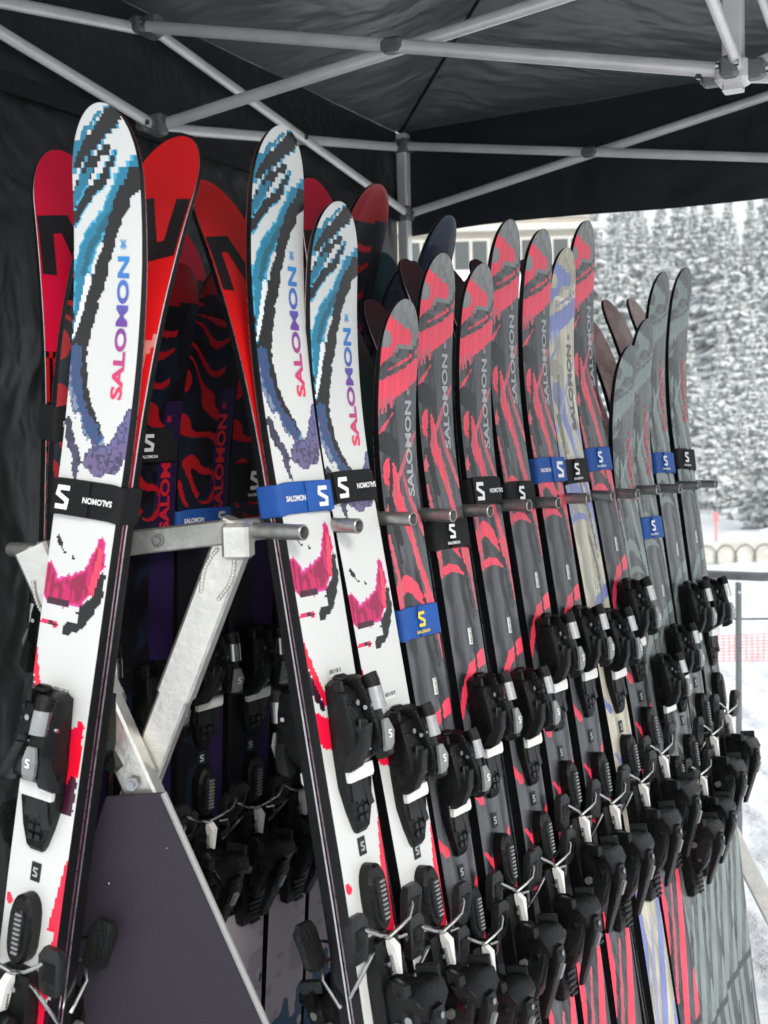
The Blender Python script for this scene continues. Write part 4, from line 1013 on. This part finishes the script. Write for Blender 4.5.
# ------------------------------------------------------------------ building beyond the tent
bd = empty('chalet_building', (2.6, 29, -1.6)); tag(bd, 'beige multi-window building with snowy porch roof seen below the canopy edge', 'building')
def bb(name, c, d, m, parent=None, ch=.01):
    mb = MB(); mb.box((0, 0, 0), d, m, ch=ch); o = mb.build(name, parent or bd); o.location = Vector(c) - (Vector((2.6, 29, -1.6)) if (parent is None) else Vector((0, 0, 0))); return o
bb('wall', (1.7, 31.5, 3.2), (7.6, 5, 9.6), 'bwall')
bb('roof', (1.9, 31.3, 8.2), (9.0, 6.4, .35), 'snowroof', ch=.08)
bb('porch_roof', (1.7, 27.6, 4.85), (6.6, 3.0, .5), 'snowroof', ch=.15)
bb('porch_wall', (1.7, 27.8, 1.5), (6.4, 2.4, 6.2), 'snowroof')
for z in (5.85, 7.2):
    for k in range(6):
        mb = MB(); mb.box((0, 0, 0), (1.0, .08, .86), 'bframe', ch=.01); o = mb.build('window', bd); o.location = Vector((-1.4 + k * 1.28, 28.98, z)) - Vector((2.6, 29, -1.6))
        mb = MB(); mb.box((-.23, -.045, 0), (.38, .02, .72), 'bglass', ch=.003); mb.box((.23, -.045, 0), (.38, .02, .72), 'bglass', ch=.003); mb.build('pane', o)
bb('cornice', (1.9, 28.9, 6.52), (8.1, .25, .16), 'bframe')

# ------------------------------------------------------------------ railing, fences, cable
rl = empty('metal_railing', (1.2, 3.5, 0)); tag(rl, 'grey metal railing with round top rail right of the rack', 'railing')
mb = MB(); mb.tube([(-1.6, 0.9, .915), (0, 0, .915), (3.2, -.35, .915)], .015, 'rail', 14); mb.build('top_rail', rl, smooth=True)
for x, y in ((-.07, 0.0), (1.55, -.17), (3.1, -.34), (-1.5, .85)):
    mb = MB(); mb.sqtube((x, y, -.05), (x, y, .898), .022, .014, 'rail', side=(1, 0, 0)); mb.tube([(x, y - .012, .868), (x, y - .0085, .868)], .005, 'white_ink', 8); mb.build('post', rl)
mb = MB(); mb.tube([(-1.5, .85, .77), (-.07, .0, .78), (1.55, -.17, .775), (3.1, -.34, .78)], .0035, 'rail', 6); mb.build('wire', rl)
hf = empty('hoop_fence', (6.0, 17, gz(6, 17))); tag(hf, 'row of dark arched hoops with pale netting across the snow field', 'fence')
for k in range(26):
    x = -2.2 + k * .30; pts = []
    for q in range(11):
        a = math.pi * q / 10; pts.append((x - .17 * math.cos(a), 0, -.02 + .30 * math.sin(a) ** .8 if q not in (0, 10) else -.05))
    mb = MB(); mb.tube(pts, .009, 'dwood', 6); mb.build('hoop', hf, smooth=True)
mb = MB(); mb.box((1.6, .06, .16), (8, .03, .34), 'netting', ch=.01); mb.build('netting_band', hf)
mk = empty('marker_pole', (5.75, 19, gz(5.75, 19))); tag(mk, 'small red slalom marker pole standing behind the hoop fence', 'marker pole')
mb = MB(); mb.tube([(0, 0, -.1), (0, 0, .6)], .02, 'rednet', 8); mb.build('shaft', mk); mb = MB(); mb.box((0, 0, .62), (.09, .02, .16), 'rednet'); mb.build('flag', mk)
rn = empty('safety_net', (2.4, 6.2, 0)); tag(rn, 'low pinkish red plastic safety net sagging over the snow', 'safety net')
mb = MB(); NX, NZ = 110, 8
def npt(i, j): s = i / NX; return (-1.3 + s * 3.6, .25 * math.sin(s * 5) - .5 * s, .02 + (.20 - .05 * math.sin(s * 7)) * j / NZ)
for j in range(NZ + 1): mb.tube([npt(i, j) for i in range(0, NX + 1, 2)], .0035, 'rednet', 4, cap=False)
for i in range(0, NX + 1): mb.tube([npt(i, j) for j in (0, 4, NZ)], .003, 'rednet', 4, cap=False)
mb.build('mesh', rn)
for i in (0, 55, 110):
    x, y_, z = npt(i, NZ); mb = MB(); mb.tube([(x, y_, -.05), (x, y_, z + .06)], .012, 'rednet', 8); mb.build('stake', rn)
mb = MB(); pts = [(-6 + 34 * t_, 44 - 4 * t_, 10.4 - 2.6 * t_ - 1.2 * math.sin(math.pi * t_)) for t_ in [k / 24 for k in range(25)]]
mb.tube(pts, .03, 'rail', 6); tag(mb.build('lift_cable'), 'thin pale lift cable crossing in front of the forest', 'cable')

# ------------------------------------------------------------------ thin winter haze
hz = bpy.data.materials.new('haze'); hz.use_nodes = True; t = hz.node_tree; t.nodes.clear()
o_ = t.nodes.new('ShaderNodeOutputMaterial'); v_ = t.nodes.new('ShaderNodeVolumePrincipled'); v_.inputs['Color'].default_value = (.92, .94, .96, 1); v_.inputs['Density'].default_value = .002; v_.inputs['Anisotropy'].default_value = .3
t.links.new(v_.outputs[0], o_.inputs['Volume']); M['haze'] = hz
xs = [v[0] for v in vsn]; yy = [v[1] for v in vsn]; zz = [v[2] for v in vsn]
x0, x1, y0, y1, z0, z1 = min(xs) - 5, max(xs) + 5, min(yy) - 5, max(yy) + 5, min(zz) - 1, 46
me = bpy.data.meshes.new('haze'); me.from_pydata([(x0, y0, z0), (x1, y0, z0), (x1, y1, z0), (x0, y1, z0), (x0, y0, z1), (x1, y0, z1), (x1, y1, z1), (x0, y1, z1)], [], [[0, 3, 2, 1], [4, 5, 6, 7], [0, 1, 5, 4], [1, 2, 6, 5], [2, 3, 7, 6], [3, 0, 4, 7]])
me.materials.append(hz); ho = bpy.data.objects.new('haze', me); COL.objects.link(ho); ho['kind'] = 'stuff'
